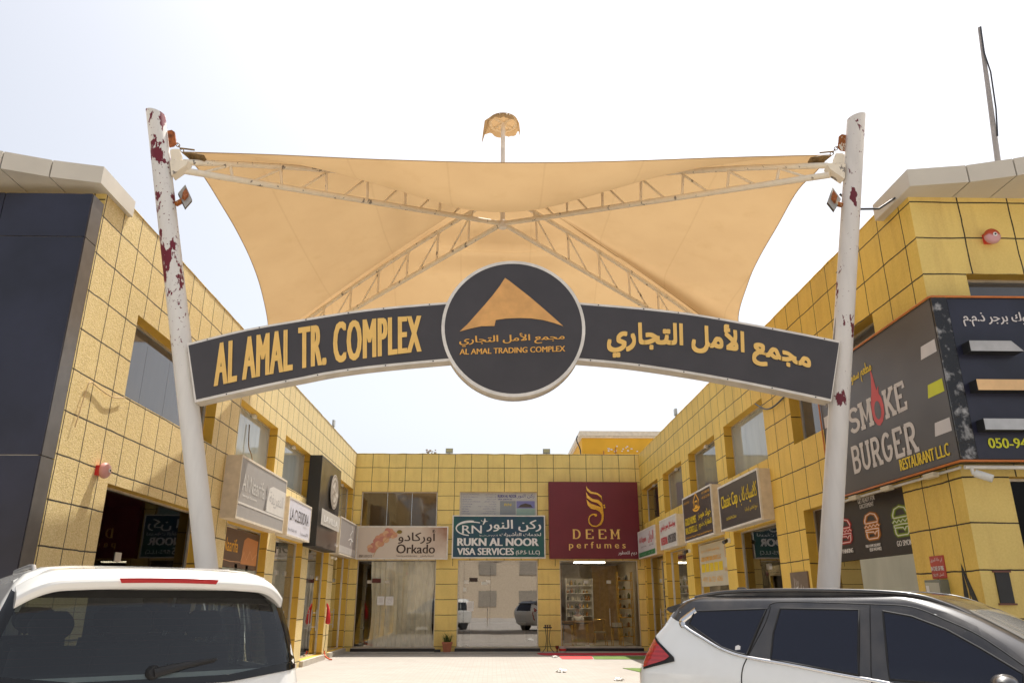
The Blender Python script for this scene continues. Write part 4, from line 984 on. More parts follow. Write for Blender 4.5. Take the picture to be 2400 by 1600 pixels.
# ------------------------------------------------------------------ cars
class Car:
    """a body lofted from plan outlines stacked by height: x to the right, y forward from the tail, z up"""
    def __init__(s, prof): s.prof = prof
    def at(s, z):
        p = s.prof
        if z <= p[0][0]: return p[0][1:]
        for a, b in zip(p, p[1:]):
            if z <= b[0]:
                t = (z - a[0]) / (b[0] - a[0]); return tuple(u + (v - u) * t for u, v in zip(a[1:], b[1:]))
        return p[-1][1:]
    def rear(s, x, z, l=0.0):
        w, sr, sf, rr, rf, bl = s.at(z); ax = min(abs(x), w - .002); c = w - rr
        y = sr + bl * (ax / c) ** 2 if ax < c else sr + bl + rr - math.sqrt(max(rr * rr - (ax - c) ** 2, 0))
        return Vector((x, y - l, z))
    def front(s, x, z, l=0.0):
        w, sr, sf, rr, rf, bl = s.at(z); ax = min(abs(x), w - .002); c = w - rf
        y = sf - .06 * (ax / c) ** 2 if ax < c else sf - .06 - rf + math.sqrt(max(rf * rf - (ax - c) ** 2, 0))
        return Vector((x, y + l, z))
    def side(s, y, z, l=0.0, sgn=1):
        w, sr, sf, rr, rf, bl = s.at(z); x = w
        a = sr + bl + rr - y; c = y - (sf - .06 - rf)
        if a > 0: x = w - rr + math.sqrt(max(rr * rr - min(a, rr) ** 2, 0))
        elif c > 0: x = w - rf + math.sqrt(max(rf * rf - min(c, rf) ** 2, 0))
        return Vector((sgn * (x + l), y, z))
    def loop(s, z):
        w, sr, sf, rr, rf, bl = s.at(z); P = []; T = []
        for k in range(10): x = (w - rr) * k / 10; P.append((x, sr + bl * (x / (w - rr)) ** 2)); T.append('R')
        for k in range(7): a = R_(90 * k / 7); P.append((w - rr + rr * math.sin(a), sr + bl + rr - rr * math.cos(a))); T.append('C')
        y0, y1 = sr + bl + rr, sf - .06 - rf
        for k in range(60): P.append((w, y0 + (y1 - y0) * k / 60)); T.append('S')
        for k in range(7): a = R_(90 * k / 7); P.append((w - rf + rf * math.cos(a), y1 + rf * math.sin(a))); T.append('D')
        for k in range(11): x = (w - rf) * (1 - k / 10); P.append((x, sf - .06 * (x / (w - rf)) ** 2)); T.append('F')
        n = len(P)
        return P + [(-x, y) for x, y in reversed(P[1:-1])], T + list(reversed(T[1:-1])) + []
    def levels(s, dz=.035):
        zs = []
        for a, b in zip(s.prof, s.prof[1:]):
            n = max(1, round((b[0] - a[0]) / dz)); zs += [a[0] + (b[0] - a[0]) * k / n for k in range(n)]
        return zs + [s.prof[-1][0]]
    def shell(s, mb, mat_at, hole=None, inset=0.0, cap=True):
        zs = s.levels(); rows = []
        for z in zs:
            P, T = s.loop(z); c = (s.at(z)[1] + s.at(z)[2]) / 2; w = s.at(z)[0]; hl = (s.at(z)[2] - s.at(z)[1]) / 2
            rows.append([Vector((x * (1 - inset / w), c + (y - c) * (1 - inset / hl), z - inset * .5)) for x, y in P])
        V = [[mb.bm.verts.new(p) for p in r] for r in rows]; n = len(T)
        for i in range(len(zs) - 1):
            for k in range(n):
                j = (k + 1) % n; c = (rows[i][k] + rows[i + 1][j]) / 2
                if hole and hole(c, T[k], ((k if k < n / 2 else n - 1 - k) - 17) / 60): continue
                f = mb.bm.faces.new([V[i][k], V[i][j], V[i + 1][j], V[i + 1][k]]); f.smooth = True; f.material_index = mb.mi(mat_at(c, T[k]))
        if cap:
            for r, up in ((V[-1], 1), (V[0], 0)):
                P = [v.co for v in r]; cx = sum((p.y for p in P)) / len(P)
                m = mb.mi(mat_at(P[0], 'T'))
                h = n // 2                       # strips across the roof or floor
                for k in range(h):
                    q = [r[k], r[(k + 1) % n], r[(n - k - 1) % n], r[(n - k) % n]]
                    q2 = []
                    for v in q:
                        if v not in q2: q2.append(v)
                    if len(q2) > 2:
                        try: f = mb.bm.faces.new(q2); f.material_index = m; f.smooth = True
                        except ValueError: pass
def patch(mb, poly, fn, m, lift=.004, step=.06, smooth=True, round_=0.0):
    """a flat outline laid on a curved skin"""
    if round_:
        q = []
        for i, p in enumerate(poly):
            a, c = Vector(poly[i - 1]), Vector(poly[(i + 1) % len(poly)]); p = Vector(p)
            d0, d1 = (a - p), (c - p); r = min(round_, d0.length * .45, d1.length * .45)
            p0, p1 = p + d0.normalized() * r, p + d1.normalized() * r
            q += [tuple(p0 * (1 - t) ** 2 + p * 2 * t * (1 - t) + p1 * t * t) for t in (0, .33, .67, 1)]
        poly = q
    bm = bmesh.new(); bm.faces.new([bm.verts.new((a, b, 0)) for a, b in poly])
    bmesh.ops.triangulate(bm, faces=bm.faces)
    xs = [a for a, b in poly]; ys = [b for a, b in poly]
    for ax, lo, hi in ((0, min(xs), max(xs)), (1, min(ys), max(ys))):
        k = math.floor(lo / step) + 1
        while k * step < hi:
            co = [0, 0, 0]; no = [0, 0, 0]; co[ax] = k * step + 1e-4; no[ax] = 1
            bmesh.ops.bisect_plane(bm, geom=list(bm.verts) + list(bm.edges) + list(bm.faces), plane_co=co, plane_no=no, dist=1e-6); k += 1
    ix = mb.mi(m); mp = {v: mb.bm.verts.new(fn(v.co.x, v.co.y, lift)) for v in bm.verts}
    for f in bm.faces:
        try: g = mb.bm.faces.new([mp[v] for v in f.verts]); g.material_index = ix; g.smooth = smooth
        except ValueError: pass
    bm.free()
def paint(name, c, coat=1.0, rough=.35, flake=0.0):
    t = NT(name); v = t.obj(); d = t.ramp(t.noise(t.scaled(v, (1, 1, 1.0)), 3.0, 6.0), .4, .75)
    t.base(t.mix(t.math('MULTIPLY', d, .12), C4(c), (.42, .37, .30, 1)))
    t.set(Roughness=rough); t.b.inputs['Coat Weight'].default_value = coat; t.b.inputs['Coat Roughness'].default_value = .03
    return t.m
M['car_white'] = paint('pearl_white_paint', (.80, .79, .75)); M['car_white2'] = paint('cool_white_paint', (.84, .86, .85)); M['car_black'] = paint('dusty_black_paint', (.022, .02, .021), 1.0, .3)
M['car_glass'] = glass_mat('tinted_rear_glass', (.46, .52, .52), 1.8); M['car_glass_dark'] = None
def privacy():
    t = NT('privacy_side_glass'); t.base((.007, .009, .022, 1)); t.b.inputs['Specular IOR Level'].default_value = .55
    return t.set(Roughness=.03)
M['car_glass_dark'] = privacy()
M['frit'] = simple('black_glass_border', (.008, .008, .008), .1); M['trim_black'] = simple('black_car_trim', (.014, .014, .015), .65)
M['chrome'] = simple('bright_trim', (.75, .74, .73), .15, 1.0, vary=.03); M['rubber'] = simple('tyre_rubber', (.025, .025, .026), .8)
M['seat'] = simple('dark_seat_cloth', (.030, .028, .030), .9); M['lining'] = simple('cabin_lining', (.05, .047, .044), .9)
def lamp_red():
    t = NT('red_lamp_lens'); v = t.obj(); wv = t.new('ShaderNodeTexWave'); wv.inputs['Scale'].default_value = 9; t.l.new(v, wv.inputs['Vector']); wv.bands_direction = 'Z'
    t.base(t.mix(t.math('MULTIPLY', wv.outputs['Fac'], .5), (.50, .012, .012, 1), (.22, .004, .006, 1))); t.b.inputs['Coat Weight'].default_value = 1.0; return t.set(Roughness=.25)
M['lens_red'] = lamp_red(); M['lens_clear'] = simple('clear_lamp_lens', (.6, .6, .6), .1, .3)
def wheels(root, track, ys, r, m_rim):
    for sg in (-1, 1):
        for y in ys:
            c = (sg * track, y, r); ax = (sg, 0, 0)
            b = MB(); b.lathe(c, ax, [(r * .62, -.20), (r * .93, -.21), (r, -.16), (r, -.03), (r * .94, .015), (r * .66, .01)], n=32); wh = b.build('wheel', M['rubber'], root, local=True)
            b = MB(); b.lathe(c, ax, [(r * .64, -.18), (r * .66, .005), (r * .58, -.02), (r * .2, -.035), (r * .12, -.01)], n=24)
            b.build('rim', m_rim, wh, local=True)
            b = MB(); b.lathe(c, ax, [(r * 1.16, -.10), (r * 1.19, .012), (r * 1.10, .018), (r * 1.05, -.10)], n=32); b.build('wheel_arch', M['trim_black'], root, local=True)

# -- white car on the left, seen from behind
h2 = R_(36); hd = Vector((-math.sin(h2), math.cos(h2), 0))
lp = EYEP + _ray(395, 1360) * 4.87
sv = thing('parked_car', 'pearl white off-road car seen from behind, with rear wiper and red high brake lamp', 'car', (lp.x - hd.x * .10, lp.y - hd.y * .10, 0), h2, group='cars parked before the entrance')
sv.scale = (1, 1, .978)
A = Car([(.30, .86, .22, 4.66, .2, .3, .03), (.45, .95, .07, 4.82, .22, .35, .05), (.75, .985, .02, 4.88, .22, .35, .06), (1.00, .985, .03, 4.86, .20, .35, .06), (1.09, 1.0, .05, 4.72, .2, .35, .06), (1.15, .995, .07, 3.95, .18, .4, .06),
         (1.30, .965, .10, 3.62, .15, .35, .07), (1.50, .92, .15, 3.28, .14, .3, .07), (1.70, .855, .21, 2.95, .13, .28, .07), (1.80, .81, .25, 2.75, .13, .28, .07), (1.86, .76, .30, 2.58, .14, .26, .06), (1.905, .67, .42, 2.36, .15, .24, .05), (1.928, .52, .65, 2.1, .14, .2, .04)])
rg = lambda c, T, f: T in 'RC' and c.y < 1.2 and abs(c.x) < A.at(c.z)[0] - .09 and 1.26 < c.z < 1.735
sg_ = lambda c, T, f: T == 'S' and 1.22 < c.z < 1.69 and (.10 < f < .345 or .375 < f < .68 or .71 < f < .93)
wg = lambda c, T, f: T in 'FD' and 1.20 < c.z < 1.78 and abs(c.x) < A.at(c.z)[0] - .12
b = MB(); A.shell(b, lambda c, T: M['car_white'], lambda c, T, f: rg(c, T, f) or sg_(c, T, f) or wg(c, T, f)); b.build('body', None, sv, local=True)
b = MB(); A.shell(b, lambda c, T: M['lining'], lambda c, T, f: rg(c, T, f) or sg_(c, T, f) or wg(c, T, f), inset=.045); b.build('cabin_lining', None, sv, local=True, recalc=False)
edge = lambda z: A.at(z)[0] - .006
b = MB()
outer = [(-edge(1.19) + .03, 1.245), (-.45, 1.19), (.45, 1.19), (edge(1.19) - .03, 1.245), (edge(1.25), 1.30), (edge(1.76), 1.765), (-edge(1.76), 1.765), (-edge(1.25), 1.30)]
inner = [(-edge(1.19) + .10, 1.29), (-.45, 1.235), (.45, 1.235), (edge(1.19) - .10, 1.29), (edge(1.30) - .075, 1.35), (edge(1.71) - .07, 1.715), (-edge(1.71) + .07, 1.715), (-edge(1.30) + .075, 1.35)]
patch(b, inner, A.rear, M['car_glass'], .008, round_=.05)
n_ = len(outer)
for i in range(n_):
    j = (i + 1) % n_; patch(b, [outer[i], outer[j], inner[j], inner[i]], A.rear, M['frit'], .0085)
rw = b.build('rear_window', None, sv, local=True, recalc=False)
b = MB()
for k in range(9):
    z = 1.33 + .043 * k; e_ = edge(z) - .12
    b.tube([A.rear(-e_ + 2 * e_ * t / 14, z, -.002) for t in range(15)], .0010, n=4)
b.build('heater_lines', simple('heater_red_brown', (.10, .02, .016), .7), rw, local=True)
for sgn in (1, -1):
    for poly in ([(.56, 1.20), (1.30, 1.20), (1.30, 1.70), (.70, 1.70)], [(1.34, 1.20), (2.22, 1.20), (2.22, 1.71), (1.34, 1.71)], [(2.26, 1.20), (3.12, 1.20), (2.78, 1.62), (2.60, 1.71), (2.26, 1.71)]):
        b = MB(); patch(b, poly, lambda y, z, l, sgn=sgn: A.side(y, z, l, sgn), M['car_glass'], .005, round_=.05); b.build('side_window', None, sv, local=True, recalc=False)
b = MB(); patch(b, [(-.80, 1.18), (.80, 1.18), (.66, 1.80), (-.66, 1.80)], A.front, M['car_glass'], .005, round_=.06); b.build('windscreen', None, sv, local=True, recalc=False)
# roof spoiler with the brake lamp
def spo(u, v):
    x = (2 * u - 1) * .805; q = abs(x) / .805; dn = .035 * q ** 2 + .085 * max(0, (q - .72) / .28) ** 2; fw = .06 * q ** 2 + .10 * max(0, (q - .75) / .25) ** 2
    prof = [(.62, 1.918), (.42, 1.915), (.25, 1.900), (.12, 1.868), (.055, 1.838), (.045, 1.815), (.06, 1.785), (.075, 1.772), (.20, 1.775), (.36, 1.80)]
    t = v * (len(prof) - 1); i = min(int(t), len(prof) - 2); t -= i
    y = prof[i][0] + (prof[i + 1][0] - prof[i][0]) * t; z = prof[i][1] + (prof[i + 1][1] - prof[i][1]) * t
    return Vector((x, y + fw * (1 - .6 * min(1, y / .6)), z - dn * (1.0 if y < .45 else .8)))
b = MB(); b.grid(spo, 48, 36)
for u in (0, 1): b.face([spo(u, k / 18) for k in range(19)])
sp_ = b.build('roof_spoiler', M['car_white'], sv, local=True)
def lampf(a, z, l): p = spo(.5 + a / 1.61, 4.6 / 9); return Vector((a, p.y - l - .006 + abs(a) * 0, z - .035 * (a / .805) ** 2))
b = MB(); patch(b, [(-.285, 1.806), (.285, 1.806), (.30, 1.836), (-.30, 1.836)], lampf, M['lens_red'], .006, .05)
b.build('brake_lamp', None, sp_, local=True, recalc=False)
b = MB(); b.tube([spo(.5 + a / 1.61, 1.0) + Vector((0, .02, 0)) for a in (-.6, -.3, 0, .3, .6)], .02, n=8); b.build('spoiler_underside', M['trim_black'], sp_, local=True)
for sgn in (-1, 1):
    b = MB(); b.tube([(sgn * .66, .90, 1.88), (sgn * .66, 1.02, 1.925), (sgn * .655, 1.3, 1.935), (sgn * .65, 2.2, 1.925), (sgn * .64, 2.34, 1.87)], .016, n=10); b.build('roof_rail', simple('silver_rail', (.45, .44, .43), .3, .6), sv, local=True)
b = MB(); pv = A.rear(-.02, 1.27, .03); tip = A.rear(.36, 1.335, .035)
b.lathe(A.rear(-.02, 1.27, .0), (0, -1, .15), [(.045, 0), (.042, .03), (.03, .05)], n=14)
b.tube([pv + Vector((0, -.012, 0)), lerp(pv, tip, .30) + Vector((0, -.03, .006)), lerp(pv, tip, .6) + Vector((0, -.02, .006)), tip], .016, n=8, radii=[.03, .026, .014, .008]); b.tube([A.rear(.03 + .036 * k, 1.268 + .0062 * k, .016) for k in range(10)], .009, n=6)
b.build('rear_wiper', M['trim_black'], sv, local=True)
def seat(root, x, y, z, wd, name='seat'):
    b = MB()
    def bk(u, v):
        a = u * 6.2832; rx = wd / 2 * (1 - .25 * max(0, v - .6)); return Vector((x + rx * abs(math.cos(a)) ** .5 * (1 if math.cos(a) > 0 else -1), y + .10 * v * -1 + .085 * abs(math.sin(a)) ** .6 * (1 if math.sin(a) > 0 else -1), z + v * .62))
    b.grid(bk, 24, 8); b.face([bk(k / 24, 1) for k in range(24)])
    def hr(u, v):
        a = u * 6.2832; k = math.sin(math.pi * (.08 + .84 * v)) ** .4; return Vector((x + .14 * k * abs(math.cos(a)) ** .6 * (1 if math.cos(a) > 0 else -1), y - .11 + .06 * k * math.sin(a), z + .66 + v * .19))
    b.grid(hr, 20, 8); b.tube([(x - .06, y - .10, z + .58), (x - .06, y - .11, z + .7)], .01, n=6); b.tube([(x + .06, y - .10, z + .58), (x + .06, y - .11, z + .7)], .01, n=6)
    b.box((x - wd / 2, y, z - .12), (x + wd / 2, y + .5, z + .04)); b.build(name, M['seat'], root, local=True)
for x in (-.50, .0, .50): seat(sv, x, 1.05, .78, .46)
for x in (-.48, .05, .50): seat(sv, x, 1.98, .80, .48)
for x in (-.42, .42): seat(sv, x, 2.85, .80, .54)
wheels(sv, .93, (.98, 3.95), .40, M['steel'])
for sgn in (-1, 1):
    b = MB(); patch(b, [(sgn * .70, .78), (sgn * .95, .80), (sgn * .95, 1.08), (sgn * .74, 1.08)], A.rear, M['lens_red'], .006, .05); b.build('tail_lamp', None, sv, local=True, recalc=False)
    b = MB(); patch(b, [(sgn * .52, .80), (sgn * .93, .84), (sgn * .93, 1.0), (sgn * .55, .98)], A.front, M['lens_clear'], .006, .05); b.build('headlight', None, sv, local=True, recalc=False)
    b = MB(); c = A.side(2.98, 1.2, .0, sgn); b.lathe(c + Vector((sgn * .14, 0, .04)), (sgn, 0, 0), [(.02, -.11), (.09, -.08), (.10, .05), (.05, .1)], n=16); b.tube([c, c + Vector((sgn * .1, 0, .02))], .02, n=8); b.build('wing_mirror', M['car_white'], sv, local=True)
b = MB(); patch(b, [(-.48, .68), (.48, .68), (.5, 1.0), (-.5, 1.0)], A.front, M['trim_black'], .006, .06); b.build('grille', None, sv, local=True, recalc=False)
for yy in (1.30, 2.24):
    for sgn in (-1, 1):
        b = MB(); c = A.side(yy + .25, .98, .02, sgn); b.tube([A.side(yy + .12, .98, .025, sgn), A.side(yy + .32, .98, .025, sgn)], .012, n=8); b.build('door_handle', M['chrome'], sv, local=True)

# -- white and black car on the right, seen from its side
psi = R_(42); hx = Vector((math.cos(psi), -math.sin(psi), 0)); nx_ = Vector((-math.sin(psi), -math.cos(psi), 0))
P0 = Vector((1.25, 7.4, 0)) - nx_ * .907
pj = thing('parked_car', 'white car with black roof and pillars, seen side-on with red tail lamp', 'car', P0, -math.pi / 2 - psi, group='cars parked before the entrance')
Bc = Car([(.30, .80, .30, 4.45, .2, .3, .03), (.45, .88, .12, 4.62, .22, .35, .05), (.75, .907, .03, 4.72, .16, .4, .05), (.95, .907, -.02, 4.70, .14, .4, .05), (1.05, .905, -.01, 4.45, .13, .4, .05), (1.12, .89, .00, 3.62, .13, .4, .05),
          (1.20, .87, .03, 3.46, .14, .36, .05), (1.366, .803, .09, 3.20, .15, .3, .06), (1.45, .77, .15, 3.06, .19, .28, .06), (1.54, .735, .21, 2.90, .18, .26, .06), (1.60, .71, .25, 2.78, .17, .25, .06), (1.66, .675, .33, 2.64, .16, .24, .05), (1.70, .63, .44, 2.50, .15, .22, .05), (1.722, .55, .60, 2.34, .14, .2, .04), (1.738, .43, .85, 2.15, .12, .2, .03)])
b = MB(); Bc.shell(b, lambda c, T: M['car_black'] if (c.z > 1.58 or (T in 'FD' and c.z > 1.13) or (T == 'R' and c.z > 1.35)) else M['car_white2'], None); bo = b.build('body', None, pj, local=True)
def panel(name, poly, m, lift, parent=pj, both=True, step=.05, rnd_=0.0):
    r = None
    for sgn in ((1, -1) if both else (1,)):
        b = MB(); patch(b, poly, lambda y, z, l, sgn=sgn: Bc.side(y, z, l, sgn), m, lift, step, round_=rnd_); r = b.build(name, None, parent, local=True, recalc=False) if sgn == 1 or parent is pj else b.build(name, None, parent, local=True, recalc=False)
    return r
panel('pillar_panel', [(.311, 1.532), (.40, 1.60), (.53, 1.655), (.9, 1.66), (1.265, 1.664), (2.1, 1.66), (2.38, 1.64), (2.60, 1.58), (2.78, 1.49), (2.95, 1.37), (3.10, 1.23), (3.16, 1.12), (3.05, 1.02), (2.159, 1.094), (1.793, 1.141), (1.461, 1.186), (1.094, 1.227), (.868, 1.277), (.666, 1.366), (.467, 1.475)], M['car_black'], .003)
for nm, poly in (('quarter_window', [(.582, 1.576), (1.241, 1.599), (1.093, 1.240), (.994, 1.257), (.867, 1.292), (.70, 1.380), (.538, 1.470)]), ('rear_door_window', [(1.36, 1.602), (1.987, 1.595), (1.975, 1.139), (1.299, 1.216), (1.311, 1.415)]),
                 ('front_door_window', [(2.164, 1.587), (2.363, 1.552), (2.587, 1.467), (2.793, 1.349), (3.03, 1.2), (3.02, 1.10), (2.19, 1.122)])):
    panel(nm, poly, M['car_glass_dark'], .009, rnd_=.012)
    lip = [Vector(p) for p in poly] + [Vector(poly[0])]; b = MB()
    pts = [lerp(lip[i], lip[i + 1], k / 4) for i in range(len(lip) - 1) for k in range(4)] + [lip[-1]]
    b.tube([Bc.side(p.x, p.y, .008) for p in pts], .008, n=6, cap=False); b.build('window_seal', M['trim_black'], pj, local=True)
ch = poly_curve([Vector((a, c_, 0)) for a, c_ in ((.59, 1.586), (.49, 1.515), (.462, 1.484), (.51, 1.44), (.666, 1.366), (.868, 1.280), (1.094, 1.227), (1.461, 1.186), (1.793, 1.141), (2.064, 1.109), (2.5, 1.055), (3.02, 1.0))])
b = MB(); ix = b.mi(M['chrome']); prev = None
for k in range(121):
    p = ch(k / 120); d = (ch(min(1, k / 120 + .004)) - ch(max(0, k / 120 - .004))).normalized(); nn = Vector((-d.y, d.x, 0))
    wd = .026 if k < 30 else .013
    q = [b.bm.verts.new(Bc.side((p + nn * o_).x, (p + nn * o_).y, l_)) for o_, l_ in ((-wd, .006), (-wd * .5, .016), (wd * .5, .016), (wd, .006))]
    if prev:
        for i in range(3): f = b.bm.faces.new([prev[i], prev[i + 1], q[i + 1], q[i]]); f.smooth = True
    prev = q
b.build('beltline_trim', M['chrome'], pj, local=True)
for nm, pts in (('door_gap', [(1.275, 1.62), (1.233, 1.48), (1.094, 1.215), (1.059, 1.135), (1.049, 1.029), (1.06, .8), (1.25, .55), (1.3, .42)]), ('door_gap', [(2.068, 1.63), (2.066, 1.3), (2.063, 1.09), (2.06, .42)]), ('door_gap', [(3.12, 1.05), (3.06, .8), (3.05, .42)]),
                ('frame_line', [(1.256, 1.601), (1.28, 1.640), (1.438, 1.654), (2.067, 1.637), (2.365, 1.617), (2.592, 1.529), (2.801, 1.425), (3.05, 1.24)])):
    for sgn in (1, -1):
        cv = poly_curve([Vector((a, c_, 0)) for a, c_ in pts]); b = MB(); b.tube([Bc.side(cv(k / 40).x, cv(k / 40).y, .003, sgn) for k in range(41)], .0045, n=5); b.build(nm, M['trim_black'], pj, local=True)
for sgn in (1, -1):
    b = MB(); f_ = lambda y, z, l, sgn=sgn: Bc.side(y, z, l, sgn)
    patch(b, [(.195, 1.362), (.425, 1.20), (.435, 1.166), (.118, 1.088), (.118, 1.14), (.148, 1.253)], f_, M['trim_black'], .010, .03)
    tl = b.build('tail_lamp', None, pj, local=True, recalc=False)
    b = MB(); patch(b, [(.193, 1.345), (.385, 1.205), (.34, 1.172), (.120, 1.106), (.120, 1.14), (.148, 1.253)], f_, M['lens_red'], .018, .03); b.build('lens', None, tl, local=True, recalc=False)
    b = MB(); patch(b, [(.05, .62), (.16, .62), (.19, 1.12), (.10, 1.12)], lambda y, z, l, sgn=sgn: Bc.rear(sgn * (.9 - y * .5), z, l), M['lens_red'], .008, .05); b.build('lower_lamp', None, tl, local=True, recalc=False)
    rl = poly_curve([Vector(p) for p in ((.53, 1.69, 0), (.70, 1.722, 0), (.90, 1.740, 0), (1.25, 1.748, 0), (1.70, 1.743, 0), (2.15, 1.726, 0), (2.41, 1.694, 0), (2.59, 1.631, 0), (2.73, 1.56, 0))])
    b = MB(); b.tube([Vector((sgn * (.615 - .02 * abs(k / 40 - .5)), rl(k / 40).x, rl(k / 40).y)) for k in range(41)], .017, n=10); 
    
    b.grid(lambda u, v, sgn=sgn: Vector((sgn * (.615 - .02 * abs(u - .5)), rl(u).x, rl(u).y - .012 - v * .06)), 40, 2); b.build('roof_rail', M['car_black'], pj, local=True)
    b = MB(); patch(b, [(.42, 4.45), (.88, 4.45), (.88, 4.6), (.5, 4.6)], lambda x, z, l, sgn=sgn: Bc.front(sgn * x, .82 + (z - 4.45), l), M['lens_clear'], .006, .05); b.build('headlight', None, pj, local=True, recalc=False)
    b = MB(); c = Bc.side(2.96, 1.13, .0, sgn)
    def mir(u, v, sgn=sgn, c=c):
        a = u * 6.2832; k = math.sin(math.pi * (.06 + .88 * v)) ** .5; return c + Vector((sgn * (.06 + .20 * v), .085 * k * math.cos(a) - .02, .005 + .075 * k * abs(math.sin(a)) ** .8 * (1 if math.sin(a) > 0 else -1)))
    b.grid(mir, 24, 12); b.face([mir(k / 24, 0) for k in range(24)]); b.face([mir(k / 24, 1) for k in range(24)]); b.tube([c + Vector((0, 0, -.03)), c + Vector((sgn * .12, -.02, -.03))], .025, n=8); b.build('wing_mirror', M['car_black'], pj, local=True)
    for yy in (1.12, 2.14):
        b = MB(); b.tube([Bc.side(yy, .955, .012, sgn), Bc.side(yy + .05, .96, .035, sgn), Bc.side(yy + .17, .955, .035, sgn), Bc.side(yy + .22, .95, .012, sgn)], .012, n=8); b.build('door_handle', M['chrome'], pj, local=True)
def sp2(u, v):
    x = (2 * u - 1) * .66; q = abs(x) / .66
    prof = [(.64, 1.700), (.47, 1.690), (.34, 1.668), (.20, 1.632), (.185, 1.614), (.23, 1.585), (.36, 1.60)]
    t = v * 6; i = min(int(t), 5); t -= i; y = prof[i][0] + (prof[i + 1][0] - prof[i][0]) * t; z = prof[i][1] + (prof[i + 1][1] - prof[i][1]) * t
    return Vector((x, y + .07 * q ** 2, z - .025 * q ** 2))
b = MB(); b.grid(sp2, 30, 24)
for u in (0, 1): b.face([sp2(u, k / 18) for k in range(19)])
b.build('roof_spoiler', M['car_black'], pj, local=True)
b = MB(); b.prism([(-.012, .64, 1.725), (-.012, .82, 1.725), (-.006, .745, 1.788), (-.006, .672, 1.788)], (.02, 0, 0)); b.build('antenna_fin', M['car_black'], pj, local=True, bevel=.006)
b = MB(); patch(b, [(-.72, 1.14), (.72, 1.14), (.58, 1.60), (-.58, 1.60)], Bc.front, film('dusty_windscreen', (.20, .19, .17), .8, .08), .006, round_=.05); b.build('windscreen', None, pj, local=True, recalc=False)
b = MB(); patch(b, [(-.62, 1.16), (.62, 1.16), (.52, 1.55), (-.52, 1.55)], Bc.rear, M['car_glass_dark'], .006, round_=.05); b.build('rear_window', None, pj, local=True, recalc=False)
b = MB(); patch(b, [(-.45, .62), (.45, .62), (.42, .95), (-.42, .95)], Bc.front, M['trim_black'], .006); b.build('grille', None, pj, local=True, recalc=False)
b = MB(); st_ = lambda y, z, l: Bc.side(y, z, l)
patch(b, [(.99, 1.275), (1.035, 1.28), (1.035, 1.305), (1.015, 1.315), (.99, 1.305)], st_, M['white'], .011, .05); b.build('window_sticker', None, pj, local=True, recalc=False)
wheels(pj, .85, (1.05, 3.83), .37, M['steel'])

# ------------------------------------------------------------------ fittings on the walls
def bell(P, a, z, label, worn):
    t = thing('alarm_bell', label, 'bell', P(a, z, -.06)); n = outn(P)
    pink = NT('faded_pink_bell_paint'); v = pink.pos(); sp = pink.new('ShaderNodeSeparateXYZ'); pink.l.new(v, sp.inputs[0])
    k = pink.ramp(pink.math('ADD', sp.outputs[2], pink.math('MULTIPLY', pink.noise(v, 9.0, 4.0), .10)), z + .03, z + .06) if worn else pink.noise(v, 3.0)
    pink.base(pink.mix(k, (.62, .33, .34, 1) if worn else (.60, .22, .20, 1), (.50, .07, .02, 1) if worn else (.66, .40, .34, 1))); pink.set(Roughness=.45)
    b = MB(); b.lathe(P(a, z, -.065), n, [(.098, 0), (.105, .02), (.10, .05), (.075, .078), (.03, .088)], n=28); b.build('gong', pink.m, t)
    b = MB(); b.lathe(P(a, z, -.155), n, [(.028, 0), (.028, .006)], M['white'], n=14); b.lathe(P(a, z, -.162), n, [(.013, 0), (.011, .008)], M['black'], n=10); b.build('boss', None, t)
    b = MB(); b.pbox(P, a - .07, a + .03, z - .07, z + .06, -.064, 0); b.build('back_box', M['red'], t)
bell(PL, 10.13, 3.29, 'faded pink alarm bell on the sunlit left wall', False)
bell(PFR, 6.50, 6.18, 'pink alarm bell with rusty orange upper half on the right front wall', True)

AF_ = lambda x, y, Y: ony(330 + x / 5.225, 230 + y / 5.225, Y); AG_ = lambda x, y, Y: ony(1850 + x / 5.225, 230 + y / 5.225, Y)
def flood(A_, q, br, arm, label, nm):
    t = thing('floodlight', label, 'floodlight', A_(*q[0], 9.0), group='floodlights on the poles')
    pts = [A_(q[0][0], q[0][1], 9.10), A_(q[1][0], q[1][1], 9.0), A_(q[2][0], q[2][1], 8.88), A_(q[3][0], q[3][1], 8.98)]
    n = (pts[1] - pts[0]).cross(pts[3] - pts[0]).normalized()
    if n.y < 0: n = -n
    b = MB(); b.prism(pts, n * .035, simple('grey_lamp_back', (.33, .31, .27), .5), M['dark_metal']); b.build('lamp_body', None, t)
    c = (pts[0] + pts[2]) / 2 - n * .002; u = (pts[1] - pts[0]).normalized(); w_ = (pts[3] - pts[0]).normalized()
    b = MB(); b.prism([c - u * .07 - w_ * .06, c + u * .07 - w_ * .06, c + u * .06 + w_ * .07, c - u * .05 + w_ * .07], -n * .05); b.build('driver_box', M['rust'], t)
    b = MB(); p0 = A_(*arm[0], 9.0); p1 = A_(*arm[1], 8.97); p2 = c - n * .04
    b.tube([p0, p1], .035, n=8); b.tube([p1, p2], .028, n=8); b.build('bracket', peel_mat('rusty_cream_bracket', (.62, .5, .34), (.32, .10, .02), 4, 9, .44, 9.0), t)
flood(AF_, [(545, 1058), (630, 1245), (545, 1343), (458, 1160)], 0, [(430, 1300), (520, 1250)], 'small square floodlight with rusty bracket on the left pole', 'l')
flood(AG_, [(530, 1088), (633, 1238), (550, 1378), (465, 1270)], 0, [(640, 1310), (560, 1290)], 'small square floodlight with rusty bracket on the right pole', 'r')

